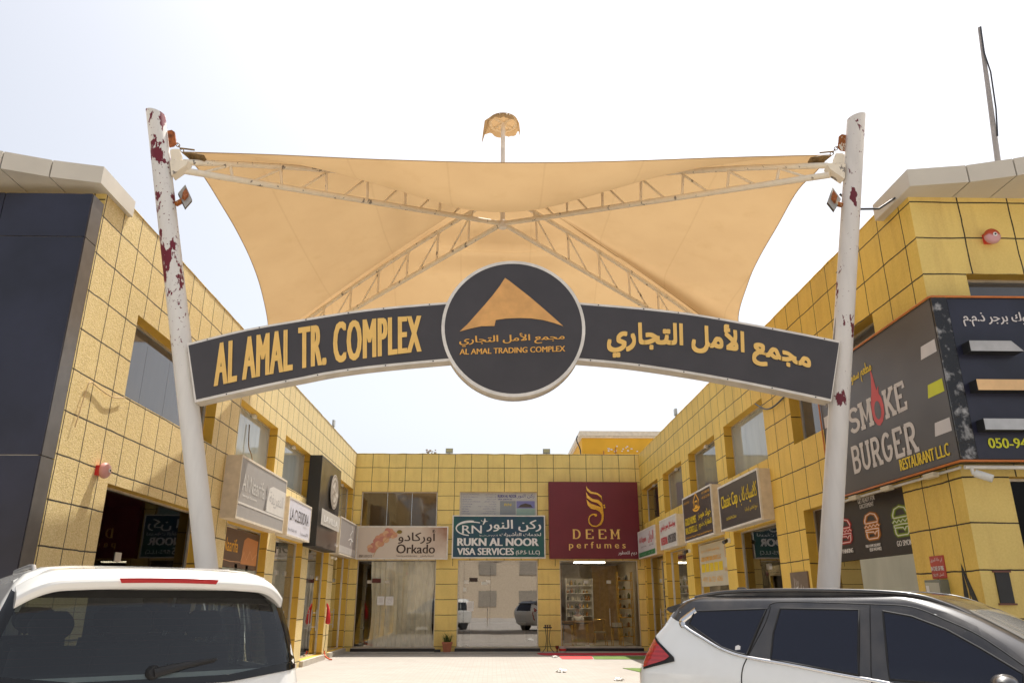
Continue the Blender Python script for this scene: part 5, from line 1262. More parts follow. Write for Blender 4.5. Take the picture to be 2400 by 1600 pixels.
b = MB(); b.tube([Vector((4.72, 9.1, 6.95)), Vector((4.95, 9.1, 6.72)), Vector((5.2, 9.05, 6.70)), Vector((5.42, 9.0, 6.84))], .016, n=8)
tag(b.build('cable', M['dark_metal']), 'dark cable sagging from the right pole to the roof edge', 'cable')
b = MB(); p = [rbase + (rtop - rbase) * (k / 8.1) + Vector((-.13 - .03 * math.sin(k * 2), -.02, 0)) for k in (3.9, 4.3, 4.7, 5.1, 5.5)]
b.tube(p, .012, n=6); tag(b.build('cable', simple('grey_cable', (.25, .22, .19), .6)), 'grey cable running up the inner side of the right pole', 'cable')
wire = [PL(9.35, 3.7, -.03), PL(9.45, 4.2, -.03), PL(9.52, 4.32, -.03), PL(9.75, 4.30, -.03), PL(10.1, 4.28, -.04), PL(10.45, 4.36, -.03)]
b = MB(); b.tube([poly_curve(wire)(k / 30) for k in range(31)], .008, n=6); tag(b.build('cable', simple('pale_cable', (.55, .38, .20), .6)), 'thin pale cable hanging loose under the first left window', 'cable')
b = MB(); b.tube([poly_curve([PL(16.55, 5.35, .18), PL(16.6, 4.9, .16), PL(16.72, 4.72, .12), PL(16.6, 4.42, .0)])(k / 16) for k in range(17)], .012, n=6); tag(b.build('cable', M['old_steel']), 'brown cable hanging over the window above the grey lightbox', 'cable')
b = MB(); b.tube([poly_curve([PR(13.9, 5.35, -.02), PR(14.4, 5.28, -.06), PR(14.9, 5.36, -.05), PR(15.5, 5.62, -.02)])(k / 16) for k in range(17)], .016, n=6); tag(b.build('cable', M['dark_metal']), 'black cable sagging across the right wall beside the upper windows', 'cable')
# tall bent pole on the right roof
mp = simple('weathered_pole', (.36, .33, .31), .5, .2)
t = thing('roof_pole', 'tall thin grey pole with loose cable rising from the right roof', 'pole', (7.72, 10, 6.6))
b = MB(); b.tube([Vector((7.62, 10, 6.6)), Vector((7.74, 10, 8.1)), Vector((7.86, 10, 9.4)), Vector((7.965, 10, 10.62))], .045, n=12, radii=[.045, .042, .036, .028]); b.build('shaft', mp, t)
b = MB(); b.tube([Vector((7.95, 9.95, 10.6)), Vector((7.90, 9.95, 10.1)), Vector((7.93, 9.95, 9.7)), Vector((7.87, 9.95, 9.0)), Vector((7.79, 9.95, 8.5))], .012, n=6); b.build('loose_cable', M['dark_metal'], t)
# boxes and scrap on the parapets
for x, lb in ((-1.71, 'small grey lamp box on the rear parapet above the tailor sign'), (2.02, 'small grey lamp box on the rear parapet left of the maroon sign')):
    t = thing('roof_lamp', lb, 'lamp', (x, 28.95, 7.0), group='lamp boxes on the rear parapet')
    b = MB(); b.box((x - .14, 28.92, 7.05), (x + .14, 29.0, 7.235)); b.build('lamp_body', simple('grey_lamp_box', (.40, .42, .36), .4), t, bevel=.008)
    b = MB(); b.box((x - .11, 28.914, 7.09), (x + .11, 28.919, 7.215)); b.build('lamp_glass', simple('lamp_glass', (.50, .47, .25), .2), t)
    b = MB(); b.tube([(x, 28.97, 6.99), (x, 28.97, 7.06)], .02, n=8); b.build('stem', M['dark_metal'], t)
rnd = random.Random(12); b = MB()
for k in range(16):
    c = Vector((-2.4 + rnd.uniform(-.18, .18), 28.98 + rnd.uniform(-.04, .04), 7.05 + rnd.uniform(0, .13))); b.box(c - Vector((.03, .02, .02)) * rnd.uniform(.6, 1.6), c + Vector((.03, .02, .02)) * rnd.uniform(.6, 1.6))
tag(b.build('rubble', simple('pale_rubble', (.62, .55, .50), .8, vary=.4)), 'small heap of pale scrap on the rear parapet', 'rubble')
for P, a, lb in ((PL, 24.4, 'small pale lamp on top of the left parapet'), (PR, 22.6, 'small pale lamp on top of the right parapet')):
    b = MB(); b.pbox(P, a - .09, a + .09, 7.06, 7.26, -.02, .05); b.pbox(P, a - .03, a + .03, 6.99, 7.06, 0, .04); tag(b.build('roof_lamp', simple('pale_lamp_body', (.5, .52, .5), .4)), lb, 'lamp')
# yellow house behind
t = thing('house', 'bright yellow house with white cornice rising behind the rear block', 'house', (9, 45, 0))
yh = simple('bright_yellow_render', (.74, .40, .03), .8, vary=.08, vscale=.8)
b = MB(); b.box((4.75, 40.5, 0), (16, 60, 10.2)); b.build('wall', yh, t)
b = MB(); b.box((4.62, 40.34, 10.16), (16.4, 60.4, 10.42)); b.box((4.69, 40.42, 10.06), (16.2, 60.2, 10.155)); b.build('cornice', simple('cream_cornice', (.72, .64, .52), .7), t)
b = MB(); b.box((4.9, 40.35, 9.02), (16, 40.495, 9.12)); b.build('ledge', yh, t)
rp_ = simple('rusty_pipe', (.45, .2, .06), .7)
for x, z in ((5.9, 9.35), (6.55, 9.55)): b = MB(); b.tube([(x, 40.42, 8.6), (x, 40.42, z)], .03, n=8); b.build('pipe', rp_, t)
b = MB(); rnd = random.Random(9)
for k in range(14): x = 6.1 + rnd.random() * 1.8; z = 9.3 + rnd.random() * .35; b.box((x, 40.46, z), (x + .05 + .08 * rnd.random(), 40.497, z + .04 + .03 * rnd.random()))
b.build('peeling_patch', M['white'], t)
b = MB(); b.tube([poly_curve([Vector((4.45, 39.9, 10.05)), Vector((4.40, 39.9, 9.8)), Vector((4.58, 39.9, 9.3)), Vector((4.60, 39.9, 8.6))])(k / 12) for k in range(13)], .035, n=6); b.build('cable', M['dark_metal'], t)
# cameras
for P, a, z, lb in ((PR, 18.2, 3.02, 'small dark dome camera under the house-mark sign'), (PR, 22.0, 3.02, 'small dark dome camera under the home delivery sign'), (PL, 25.5, 3.02, 'small cream camera under the far left lightbox')):
    t = thing('security_camera', lb, 'camera', P(a, z, -.05)); n = outn(P)
    b = MB(); b.lathe(P(a, z, 0), n, [(.05, 0), (.05, .06), (.03, .07)], n=14); b.build('mount', M['white_plastic'], t)
    b = MB(); b.tube([P(a, z, -.07), P(a - .05, z - .05, -.17)], .045, n=12); b.build('housing', M['dark_metal'] if P is PR else M['white_plastic'], t)

# right wall near the corner: fire notice, alarm box, plate, paint mark, board
t = thing('fire_notice', 'small red fire notice with white lettering above the grey alarm box', 'notice', PR(9.7, 2.0, 0))
b = MB(); b.pbox(PR, 9.56, 9.87, 1.93, 2.20, -.012, 0); b.build('plate', simple('faded_red_plate', (.50, .07, .05), .5), t)
fq = quad_fn(PR(9.87, 1.93, -.014), PR(9.56, 1.93, -.014), PR(9.56, 2.20, -.014), PR(9.87, 2.20, -.014), (-1, 0, 0))
texts(t, fq, [(ar('في حالة الحريق'), .08, .68, .92, .92, M['white']), ('IN CASE OF FIRE', .05, .34, .95, .54, M['white'], boldx(.008, 1)), ('CALL 997', .12, .10, .48, .22, M['white']), (ar('اتصل'), .55, .08, .88, .24, M['white'])])
t = thing('alarm_box', 'grey metal alarm box with torn white stickers under the fire notice', 'box', PR(9.7, 1.6, 0))
b = MB(); b.pbox(PR, 9.55, 9.90, 1.45, 1.915, -.11, 0); b.build('case', simple('grey_green_metal', (.20, .21, .17), .5), t, bevel=.006)
fq = quad_fn(PR(9.90, 1.45, -.113), PR(9.55, 1.45, -.113), PR(9.55, 1.915, -.113), PR(9.90, 1.915, -.113), (-1, 0, 0))
fill(t, fq, [[(.06, .1), (.9, .08), (.94, .92), (.05, .94)]], ink('pale_print', (.48, .47, .38)), 0, 'faceplate'); fill(t, fq, [[(.1, .3), (.3, .45), (.28, .85), (.08, .86)], [(.35, .2), (.8, .25), (.75, .55), (.55, .62), (.38, .5)]], M['white'], .003, 'torn_sticker')
t = thing('service_hatch', 'brown metal hatch plate with scrawled white marks beside the right pole', 'hatch', PR(14.2, 1.9, 0))
b = MB(); b.pbox(PR, 13.81, 14.61, 1.55, 2.17, -.03, 0); b.build('plate', simple('brown_grey_metal', (.20, .155, .12), .5, .3), t)
fq = quad_fn(PR(14.61, 1.55, -.033), PR(13.81, 1.55, -.033), PR(13.81, 2.17, -.033), PR(14.61, 2.17, -.033), (-1, 0, 0))
bands(t, fq, [[(.2, .25), (.24, .85), (.3, .3), (.34, .8), (.38, .35), (.45, .75)], [(.2, .5), (.45, .6)], [(.55, .3), (.62, .65), (.68, .35), (.74, .6), (.72, .3)]], M['white'], .025, .001, 'scrawl', 1.4)
b = MB(); fq = quad_fn(PR(9.25, 1.45, -.004), PR(8.95, 1.45, -.004), PR(8.95, 2.06, -.004), PR(9.25, 2.06, -.004), (-1, 0, 0))
stroke_line(b, [(.02, -.2), (.05, .5), (.08, .98), (.45, .5), (1.0, -.1)], fq, .30, .14, M['black'], 0); o = b.build('painted_mark', M['black'], right, recalc=False)
t = thing('notice_board', 'small black chalk board hung on the right front pillar', 'board', PFR(5.85, 1.7, 0))
a0 = ony(1850 + 2050 / 4.276, 1080 + 1115 / 4.276, 8.9); a1 = ony(1850 + 2270 / 4.276, 1080 + 1375 / 4.276, 8.9)
b = MB(); b.pbox(PFR, a0.x, a1.x - .03, a1.z - .05, a0.z, -.02, 0); b.build('board', M['black'], t)
wb_ = simple('worn_red_brown_wood', (.16, .06, .04), .6)
for q in ((a0.x - .02, a1.x - .01, a0.z + .001, a0.z + .02), (a0.x - .02, a1.x - .01, a1.z - .07, a1.z - .051)): b = MB(); b.pbox(PFR, *q, -.028, 0); b.build('rail', wb_, t)
if 0: b.build('frame', simple('worn_red_brown_wood', (.16, .06, .04), .6), t)
t = thing('spotlight', 'small white spotlight under the front edge of the burger sign', 'spotlight', (5.6, 8.7, 3.05))
b = MB(); b.tube([PF(5.52, 3.12, .05), PF(5.52, 3.04, .03)], .02, n=8); b.build('arm', M['white_plastic'], t)
b = MB(); b.tube([PF(5.55, 3.06, .05), PF(5.68, 2.98, -.05)], .045, n=12); b.build('head', M['white_plastic'], t)

# burger window prints
t = thing('window_print', 'dark window print with three neon burger outlines on the right wall', 'poster', PR(11.5, 2.7, .15))
fq = quad_fn(PR(13.6, 2.28, .165), PR(10.30, 2.28, .165), PR(10.30, 3.18, .165), PR(13.6, 3.18, .165), (-1, 0, 0))
b = MB(); b.face([fq(*p) for p in ((0, 0), (1, 0), (1, 1), (0, 1))]); b.build('sheet', simple('dark_print', (.030, .024, .024), .35), t, recalc=False)
b = MB(); b.face([PR(12.15, .2, .165), PR(10.3, .2, .165), PR(10.3, 2.276, .165), PR(12.15, 2.276, .165)]); b.build('frosted_film', film('pale_green_film', (.56, .58, .50), .5, .15), t, recalc=False)
def burger(a, zc, w_, h_, col, nm):
    g = quad_fn(PR(a + w_ / 2, zc - h_ / 2, .16), PR(a - w_ / 2, zc - h_ / 2, .16), PR(a - w_ / 2, zc + h_ / 2, .16), PR(a + w_ / 2, zc + h_ / 2, .16), (-1, 0, 0))
    L = [[(.08, .62), (.07, .74), (.2, .93), (.5, 1.0), (.8, .93), (.93, .74), (.92, .62), (.08, .62)], [(.0, .45), (.12, .54), (.25, .45), (.38, .54), (.5, .45), (.62, .54), (.75, .45), (.88, .54), (1.0, .45)],
         [(.08, .28), (.05, .36), (.5, .38), (.95, .36), (.93, .28), (.75, .26), (.66, .16), (.58, .26), (.08, .28)], [(.10, .25), (.12, .08), (.2, .0), (.8, .0), (.88, .08), (.90, .25)]]
    dim = simple(nm + '_halo', tuple(c * .38 for c in col), .5, vary=.3, vscale=12); bri = simple(nm + '_glow', col, .5); wh = M['white']
    b = MB()
    for i, ln in enumerate(L):
        stroke_line(b, ln, g, .30, .17, dim, .0004 * i); stroke_line(b, ln, g, .16, .09, bri, .003 + .0004 * i); stroke_line(b, ln, g, .05, .028, wh, .006 + .0004 * i)
    b.build('burger_outline', None, t, recalc=False)
pr_ = lambda x, y: onx(1850 + x / 4.276, 1080 + y / 4.276, RX + .16)
o1, o2, o3 = pr_(560, 700), pr_(828, 648), pr_(1120, 595)
burger(o1.y, o1.z, .46, .36, (.62, .05, .04), 'red_burger'); burger(o2.y, o2.z, .46, .37, (.72, .25, .02), 'orange_burger'); burger(o3.y, o3.z, .46, .39, (.30, .42, .02), 'green_burger')
def ptext(body, x0, x1, y, h, m):
    p, q = pr_(x0, y), pr_(x1, y); texts(t, quad_fn(PR(p.y, p.z, .155), PR(q.y, p.z, .155), PR(q.y, p.z + h, .155), PR(p.y, p.z + h, .155), (-1, 0, 0)), [(body, 0, 0, 1, 1, m, boldx(.006, 1))])
ptext('GET READY FOR', 695, 870, 430, .07, M['white']); ptext('EXCITEMENT', 715, 858, 480, .065, M['white']); ptext('FREE HOME DELIVERY', 775, 925, 868, .04, M['white']); ptext('050-9434402', 815, 935, 905, .05, M['white']); ptext('STOP THINKING', 480, 650, 935, .065, M['white']); ptext('GO SMOKE', 1090, 1260, 855, .075, M['white'])

# ------------------------------------------------------------------ behind the shop windows
curtain('curtain', 'cream curtain drawn across the tailor shop window', PB, -4.45, -2.10, .17, 3.06, .25, M['curtain'], .045, 11, .12, seed=2)
curtain('curtain', 'narrow grey curtain behind the fourth shopfront on the left wall', PL, 22.6, 25.0, .17, 2.8, .55, M['curtain_grey'], .04, 10, 0, seed=4)
curtain('curtain', 'pale curtain behind the farthest shopfront on the right wall', PR, 25.8, 28.3, .17, 3.05, .45, M['curtain_grey'], .03, 12, 0, seed=6)
def sheet(name, label, cat, P, a0, a1, z0, z1, d, m):
    b = MB(); b.face([P(a0, z0, d), P(a1, z0, d), P(a1, z1, d), P(a0, z1, d)]); return tag(b.build(name, m, recalc=False), label, cat)
def newsprint():
    t = NT('old_newspaper'); v = t.pos(); n1 = t.noise(t.scaled(v, (1, 6, 30)), 2.0, 4.0); n2 = t.noise(v, 2.2, 5.0)
    c = t.mix(t.ramp(n2, .35, .7), (.46, .43, .36, 1), (.33, .32, .28, 1)); t.base(t.mix(t.math('MULTIPLY', t.math('GREATER_THAN', n1, .56), .6), c, (.14, .13, .11, 1))); return t.set(Roughness=.8)
sheet('newspaper_cover', 'old newspaper pasted inside the third shopfront on the left', 'newspaper', PL, 18.95, 21.56, .2, 3.13, .23, newsprint())
t = thing('poster', 'brown poster with orange landscape print in the grey lightbox shop', 'poster', PL(16.7, 2.6, .2))
fq = quad_fn(PL(15.45, 2.33, .17), PL(18.12, 2.33, .17), PL(18.12, 3.10, .17), PL(15.45, 3.10, .17), (1, 0, 0))
fill(t, fq, [[(0, 0), (1, 0), (1, 1), (0, 1)]], ink('brown_print', (.13, .075, .045)), 0, 'sheet'); fill(t, fq, [[(.56, .12), (.98, .12), (.98, .82), (.68, .86), (.60, .76)]], ink('orange_print', (.52, .21, .07)), .003, 'picture')
texts(t, fq, [('Naarifa', .12, .40, .46, .74, I_['orange'])])
bands(t, fq, [[(.0, .2), (.3, .15), (.55, .17)], [(.56, .2), (.62, .45), (.7, .25), (.78, .5), (.86, .28), (.96, .45)]], ink('peach_line', (.70, .38, .2)), .012, .006, 'ornament', 1.5)
sheet('window_film', 'pale green film on the lower pane of the grey lightbox shop', 'film', PL, 15.45, 18.12, .2, 2.32, .17, film('pale_film', (.36, .38, .33), .5, .2))
t = thing('poster', 'pale yellow property poster in the window under the house-mark sign', 'poster', PR(20, 2.6, .2))
fq = quad_fn(PR(21.6, 2.05, .15), PR(18.75, 2.05, .15), PR(18.75, 3.12, .15), PR(21.6, 3.12, .15), (-1, 0, 0))
fill(t, fq, [[(0, 0), (1, 0), (1, 1), (0, 1)]], ink('cream_paper', (.58, .53, .42)), 0, 'sheet')
fill(t, fq, [[(.05 + .145 * k, .34), (.175 + .145 * k, .34), (.175 + .145 * k, .54), (.05 + .145 * k, .54)] for k in range(5)], I_['yellow'], .003, 'photo_strip')
texts(t, fq, [('GOLD HOMES REAL ESTATE L.L.C', .06, .60, .72, .70, I_['orange'], boldx(.004, 1)), (ar('جولد هومز للعقارات ذ.م.م'), .08, .78, .70, .90, I_['orange']), ('+971 56 721 6065', .06, .10, .72, .22, I_['orange']), ('FOR SALE', .8, .30, .97, .38, I_['orange'])])
bands(t, fq, [[(.84, .82), (.89, .96), (.94, .82)], [(.85, .82), (.85, .62), (.93, .62), (.93, .82)]], I_['orange'], .012, .003, 'house_mark', 2.0)
papers = [('white notice with drawing taped to the tailor shop door', -3.86, -3.57, 1.55, 1.86), ('smaller white notice taped left of the drawing on the tailor door', -4.16, -3.90, 1.56, 1.86), ('white paper notice taped to the visa office door', -.93, -.69, 1.36, 1.69)]
for lb, a0, a1, z0, z1 in papers:
    t = thing('paper_notice', lb, 'notice', PB(a0, z0, .1), group='paper notices on shop doors')
    fq = quad_fn(PB(a0, z0, .105), PB(a1, z0, .105), PB(a1, z1, .105), PB(a0, z1, .105), (0, -1, 0)); fill(t, fq, [[(0, 0), (1, 0), (1, 1), (0, 1)]], M['white'], 0, 'sheet')
    bands(t, fq, [[(.15, .85 - .1 * k), (.85, .85 - .1 * k)] for k in range(3 if a0 > -3.88 and a0 < -3 else 6)] + ([ell(.5, .42, .25, .2, 12)] if -3.88 < a0 < -3 else []), I_['grey'], .03, .001, 'print', .8)
for lb, a0, z0, w_, h_, c_ in (('dark red open sticker on the tailor shop glass', -4.38, 2.32, .32, .15, (.10, .015, .01)), ('black and orange sticker on the visa office glass', -.86, 2.36, .30, .14, (.03, .012, .008)), ('white label on the visa office glass beside the door', -.42, 2.26, .22, .10, (.6, .6, .56)), ('round white sticker on the visa office glass', -1.08, 2.02, .12, .14, (.7, .68, .62))):
    b = MB(); b.pbox(PB, a0, a0 + w_, z0, z0 + h_, .10, .108); tag(b.build('glass_sticker', ink('sticker_ink', c_)), lb, 'sticker')
# visa office desk
t = thing('desk', 'grey reception desk inside the visa office', 'desk', (.3, 32, .15)); wd_ = simple('grey_laminate', (.30, .27, .23), .5)
b = MB(); b.box((-.9, 31.6, .86), (1.3, 32.3, .90)); b.build('desk_top', wd_, t)
b = MB(); b.box((-.88, 31.65, .16), (1.28, 31.69, .855)); b.build('front_panel', wd_, t)
# perfume shop
wood = simple('warm_oak_panel', (.36, .22, .10), .5, vary=.2)
t = thing('ceiling_lamp', 'bright ceiling lamp strip inside the perfume shop', 'lamp', (3.9, 31, 3.15)); b = MB(); b.box((3.2, 31.0, 3.12), (4.4, 31.3, 3.16)); b.build('diffuser', emit_mat('warm_lamp', (1, .86, .62), 9), t)
def shelf_unit(nm, label, x0, x1, y, z0, z1, nsh, frame_m, shelf_m, back, seed, depth=.3):
    t = thing(nm, label, 'shelf', ((x0 + x1) / 2, y, .15)); rn = random.Random(seed)
    if back: b = MB(); b.box((x0, y + depth, z0), (x1, y + depth + .02, z1)); b.build('back_panel', back, t)
    b = MB()
    for x in (x0, x1): b.tube([(x, y, .16), (x, y, z1)], .018, n=8); b.tube([(x, y + depth, .16), (x, y + depth, z1)], .018, n=8)
    b.build('frame', frame_m, t)
    for k in range(nsh):
        z = z0 + (z1 - z0) * k / nsh; b = MB(); b.box((x0 + .02, y + .01, z), (x1 - .02, y + depth - .01, z + .025)); b.build('shelf', shelf_m, t)
        x = x0 + .08; q = 0
        while x < x1 - .1:
            h_ = rn.uniform(.10, .22); w_ = rn.uniform(.035, .06)
            bt = MB(); bt.lathe((x, y + depth / 2, z + .026), (0, 0, 1), [(w_, 0), (w_, h_ * .7), (w_ * .4, h_ * .8), (w_ * .4, h_)], n=8)
            m_ = rn.choice(botm); tag(bt.build('perfume_bottle', m_), 'perfume bottle standing on ' + ('the pale-backed wall shelves' if back else 'the tall gold rack') + ' in the maroon-sign shop', 'bottle', 'perfume bottles on the ' + ('wall shelves' if back else 'gold rack'))
            x += w_ * 2 + rn.uniform(.03, .10)
botm = [simple('amber_bottle', (.30, .12, .03), .15), simple('dark_bottle', (.02, .015, .012), .2), simple('cream_bottle_box', (.60, .54, .44), .5), simple('gold_bottle', (.55, .34, .08), .3, .6), simple('olive_bottle', (.09, .10, .03), .2)]
shelf_unit('wall_shelves', 'white wall shelves with rows of perfume bottles', 3.05, 4.15, 33.2, 1.1, 2.6, 5, M['white'], M['white'], simple('pale_shelf_back', (.55, .52, .45), .6), 3)
shelf_unit('display_rack', 'tall gold rack packed with bottles at the right of the perfume shop', 4.72, 5.26, 30.0, .45, 2.75, 7, M['gold'], M['gold'], None, 8)
def gold_table(x, y, h_, w_, label, group='gold tables in the perfume shop'):
    t = thing('side_table', label, 'table', (x, y, .15), group=group)
    b = MB(); b.box((x - w_ / 2, y - w_ / 2, .15 + h_), (x + w_ / 2, y + w_ / 2, .15 + h_ + .03)); b.build('table_top', simple('dark_glass_top', (.06, .05, .045), .1), t)
    for dx in (-1, 1):
        for dy in (-1, 1): b = MB(); b.tube([(x + dx * w_ * .46, y + dy * w_ * .46, .15), (x + dx * w_ * .44, y + dy * w_ * .44, .15 + h_)], .014, n=6); b.build('leg', M['gold'], t)
gold_table(2.75, 29.9, .72, .42, 'small gold-legged table at the left of the perfume shop window'); gold_table(3.35, 30.6, .75, .5, 'gold-legged table before the shop desk'); gold_table(4.55, 29.6, .62, .40, 'low gold-legged table with white boxes near the rack')
for dx in (-.12, .0, .12): b = MB(); b.box((4.55 + dx - .05, 29.55, .801), (4.55 + dx + .05, 29.65, .95)); tag(b.build('perfume_box', botm[2]), 'white perfume box on the low gold table', 'box', 'white boxes on the low table')
t = thing('chair', 'gold framed chair with pale seat in the perfume shop', 'chair', (4.0, 30.2, .15))
b = MB(); b.box((3.8, 30.0, .58), (4.2, 30.4, .63)); b.build('seat', simple('pale_seat', (.45, .36, .25), .8), t)
for dx in (-1, 1):
    for dy in (-1, 1): b = MB(); b.tube([(4.0 + dx * .24, 30.2 + dy * .24, .15), (4.0 + dx * .17, 30.2 + dy * .17, .58)], .014, n=6); b.build('leg', M['gold'], t)
b = MB(); b.tube([(3.82, 30.4, .6), (3.80, 30.46, 1.05), (4.20, 30.46, 1.05), (4.18, 30.4, .6)], .014, n=6); b.build('backrest', M['gold'], t)
t = thing('shop_counter', 'dark wooden counter where a person sits in the perfume shop', 'counter', (3.4, 31.9, .15))
b = MB(); b.box((2.75, 31.7, .92), (4.1, 32.2, .96)); b.build('counter_top', wood, t); b = MB(); b.box((2.8, 31.75, .16), (4.05, 31.80, .915)); b.build('front_panel', wood, t)
t = thing('wall_panel', 'warm wood panelling on the perfume shop back wall', 'panel', (4.8, 34.1, .15)); b = MB(); b.box((4.25, 34.1, .16), (5.36, 34.14, 3.15)); b.box((2.4, 34.1, .16), (2.95, 34.14, 3.15)); b.build('boards', wood, t)
# person behind the counter: one skinned body, then hair and shirt
def skinned(name, pts, edges, rad, m, parent, sub_=2):
    me = bpy.data.meshes.new(name); me.from_pydata(pts, edges, []); me.materials.append(m)
    o = bpy.data.objects.new(name, me); COL.objects.link(o); o.parent = parent
    md = o.modifiers.new('skin', 'SKIN'); md.use_smooth_shade = True
    for v, r in zip(me.skin_vertices[0].data, rad): v.radius = (r, r)
    me.skin_vertices[0].data[0].use_root = True
    s_ = o.modifiers.new('sub', 'SUBSURF'); s_.levels = s_.render_levels = sub_
    return o
px_, py_ = 3.42, 32.45
per = thing('person', 'person with short dark hair in a pale top, seated behind the shop counter', 'person', (px_, py_, .15))
skin = simple('brown_skin', (.30, .16, .09), .5)
P_ = [(0, 0, .48), (0, .0, .62), (0, .01, .80), (0, .02, .97), (0, .01, 1.05), (0, -.01, 1.13), (0, -.035, 1.22), (0, -.03, 1.30),
      (.17, .02, .96), (.23, -.04, .74), (.16, -.26, .80), (.12, -.33, .82), (-.17, .02, .96), (-.23, -.04, .74), (-.16, -.26, .80), (-.12, -.33, .82),
      (.10, -.05, .47), (.13, -.42, .46), (.13, -.42, .07), (.13, -.52, .04), (-.10, -.05, .47), (-.13, -.42, .46), (-.13, -.42, .07), (-.13, -.52, .04)]
E_l = [(0, 1), (1, 2), (2, 3), (3, 4), (4, 5), (5, 6), (6, 7), (3, 8), (8, 9), (9, 10), (10, 11), (3, 12), (12, 13), (13, 14), (14, 15), (0, 16), (16, 17), (17, 18), (18, 19), (0, 20), (20, 21), (21, 22), (22, 23)]
R_l = [.14, .13, .15, .14, .055, .06, .095, .075, .065, .045, .036, .03, .065, .045, .036, .03, .085, .065, .045, .035, .085, .065, .045, .035]
body = skinned('body', P_, E_l, R_l, skin, per)
for sg in (-1, 1):                                     # five short bent fingers per hand, laid on the counter
    for k, (dx, ln) in enumerate(((-.022, .06), (-.008, .072), (.006, .068), (.02, .055), (-.035, .045))):
        x0 = sg * .12 - sg * dx; yo = -.35 if k < 4 else -.33
        skinned('finger', [(x0, yo, .825), (x0 - sg * (.012 if k == 4 else 0), yo - ln * .55, .83), (x0 - sg * (.02 if k == 4 else .002), yo - ln, .818)], [(0, 1), (1, 2)], [.009, .008, .007], skin, body, 1)
shirt = [(x, y, z) for x, y, z in P_[:4]] + [P_[8], lerp(Vector(P_[8]), Vector(P_[9]), .85), P_[12], lerp(Vector(P_[12]), Vector(P_[13]), .85)]
skinned('shirt', [tuple(p) for p in shirt], [(0, 1), (1, 2), (2, 3), (3, 4), (4, 5), (3, 6), (6, 7)], [.15, .145, .165, .152, .08, .06, .08, .06], simple('pale_shirt', (.50, .47, .43), .8), per)
b = MB(); hc = Vector((px_, py_ - .03, .15 + 1.26)); b.grid(lambda u, v: hc + Vector((.098 * math.cos(u * 6.2832) * math.sin(v * 1.75), .015 + .112 * math.sin(u * 6.2832) * math.sin(v * 1.75), .035 + .105 * math.cos(v * 1.75))), 24, 12); b.build('hair', simple('black_hair', (.012, .01, .009), .6), per, recalc=False)
b = MB()
for sg in (-1, 1): b.lathe(hc + Vector((sg * .034, -.088, -.005)), (0, -1, 0), [(.012, 0), (.012, .006), (.005, .010)], n=10)
b.build('eyes', M['black'], per)
b = MB(); b.tube([hc + Vector((0, -.098, .0)), hc + Vector((0, -.118, -.035)), hc + Vector((0, -.100, -.042))], .011, n=8); b.build('nose', skin, per)
b = MB(); b.tube([hc + Vector((-.026, -.088, -.066)), hc + Vector((0, -.096, -.068)), hc + Vector((.026, -.088, -.066))], .006, n=6); b.build('mouth', simple('lip_brown', (.22, .07, .05), .5), per)
b = MB()
for sg in (-1, 1): b.lathe(hc + Vector((sg * .092, .0, -.01)), (sg, .2, 0), [(.026, 0), (.028, .010), (.012, .016)], n=10)
b.build('ears', skin, per)

# ------------------------------------------------------------------ things on the ground
def mat_flat(name, label, pts, m, z=.010):
    b = MB(); b.prism([(x, y, .001 if z < .02 else .012) for x, y in pts], (0, 0, z)); return tag(b.build(name, m), label, 'mat')
turf = simple('green_turf', (.10, .16, .025), .9, vary=.35, vscale=40, bump=.6, bscale=200); redc = simple('red_carpet', (.42, .015, .035), .95, vary=.15, vscale=20)
def rounded(x0, x1, y0, y1, r=.5):
    return [(x0 + r - r * math.cos(R_(a)), (y0 + y1) / 2 - (y1 - y0) / 2 * math.sin(R_(a))) for a in range(-90, 91, 15)][::-1][::-1] + [(x1, y0), (x1, y1)]
mat_flat('door_mat', 'long red carpet before the perfume shop door', rounded(1.52, 5.42, 26.95, 28.6), redc)
mat_flat('door_mat', 'small bright red rug joined to a green turf strip', [(2.15, 25.2), (3.1, 25.2), (3.22, 26.5), (2.15, 26.5)], simple('bright_red_rug', (.52, .05, .05), .95))
mat_flat('turf_strip', 'green turf strip lying in front of the perfume shop carpet', [(3.13, 25.15), (5.4, 25.0), (5.4, 26.5), (3.25, 26.5)], turf)
mat_flat('turf_piece', 'green turf piece cut to a point near the right car', [(3.45, 21.75), (5.2, 21.7), (5.2, 19.6), (3.9, 19.55)], turf)
def crumple(label, c, s_, seed):
    b = MB(); rn = random.Random(seed); bmesh.ops.create_icosphere(b.bm, subdivisions=3, radius=1.0)
    for v in b.bm.verts: k = .6 + .6 * rn.random(); v.co = Vector((v.co.x * s_ * k, v.co.y * s_ * k, abs(v.co.z) * s_ * .6 * k)) + Vector(c)
    tag(b.build('plastic_bag', simple('white_plastic_film', (.72, .70, .66), .4)), label, 'bag')
q = onz(1316, 1574, 0); crumple('crumpled white plastic bag on the sunlit paving', (q.x, q.y, .002), .14, 3)
q = onz(1452, 1594, 0); crumple('flattened white plastic bag near the right car bumper', (q.x, q.y, .002), .11, 5)
q = onz(1298, 1538, 0); crumple('small white scrap at the edge of the red carpet', (q.x, q.y - .4, .002), .10, 7)
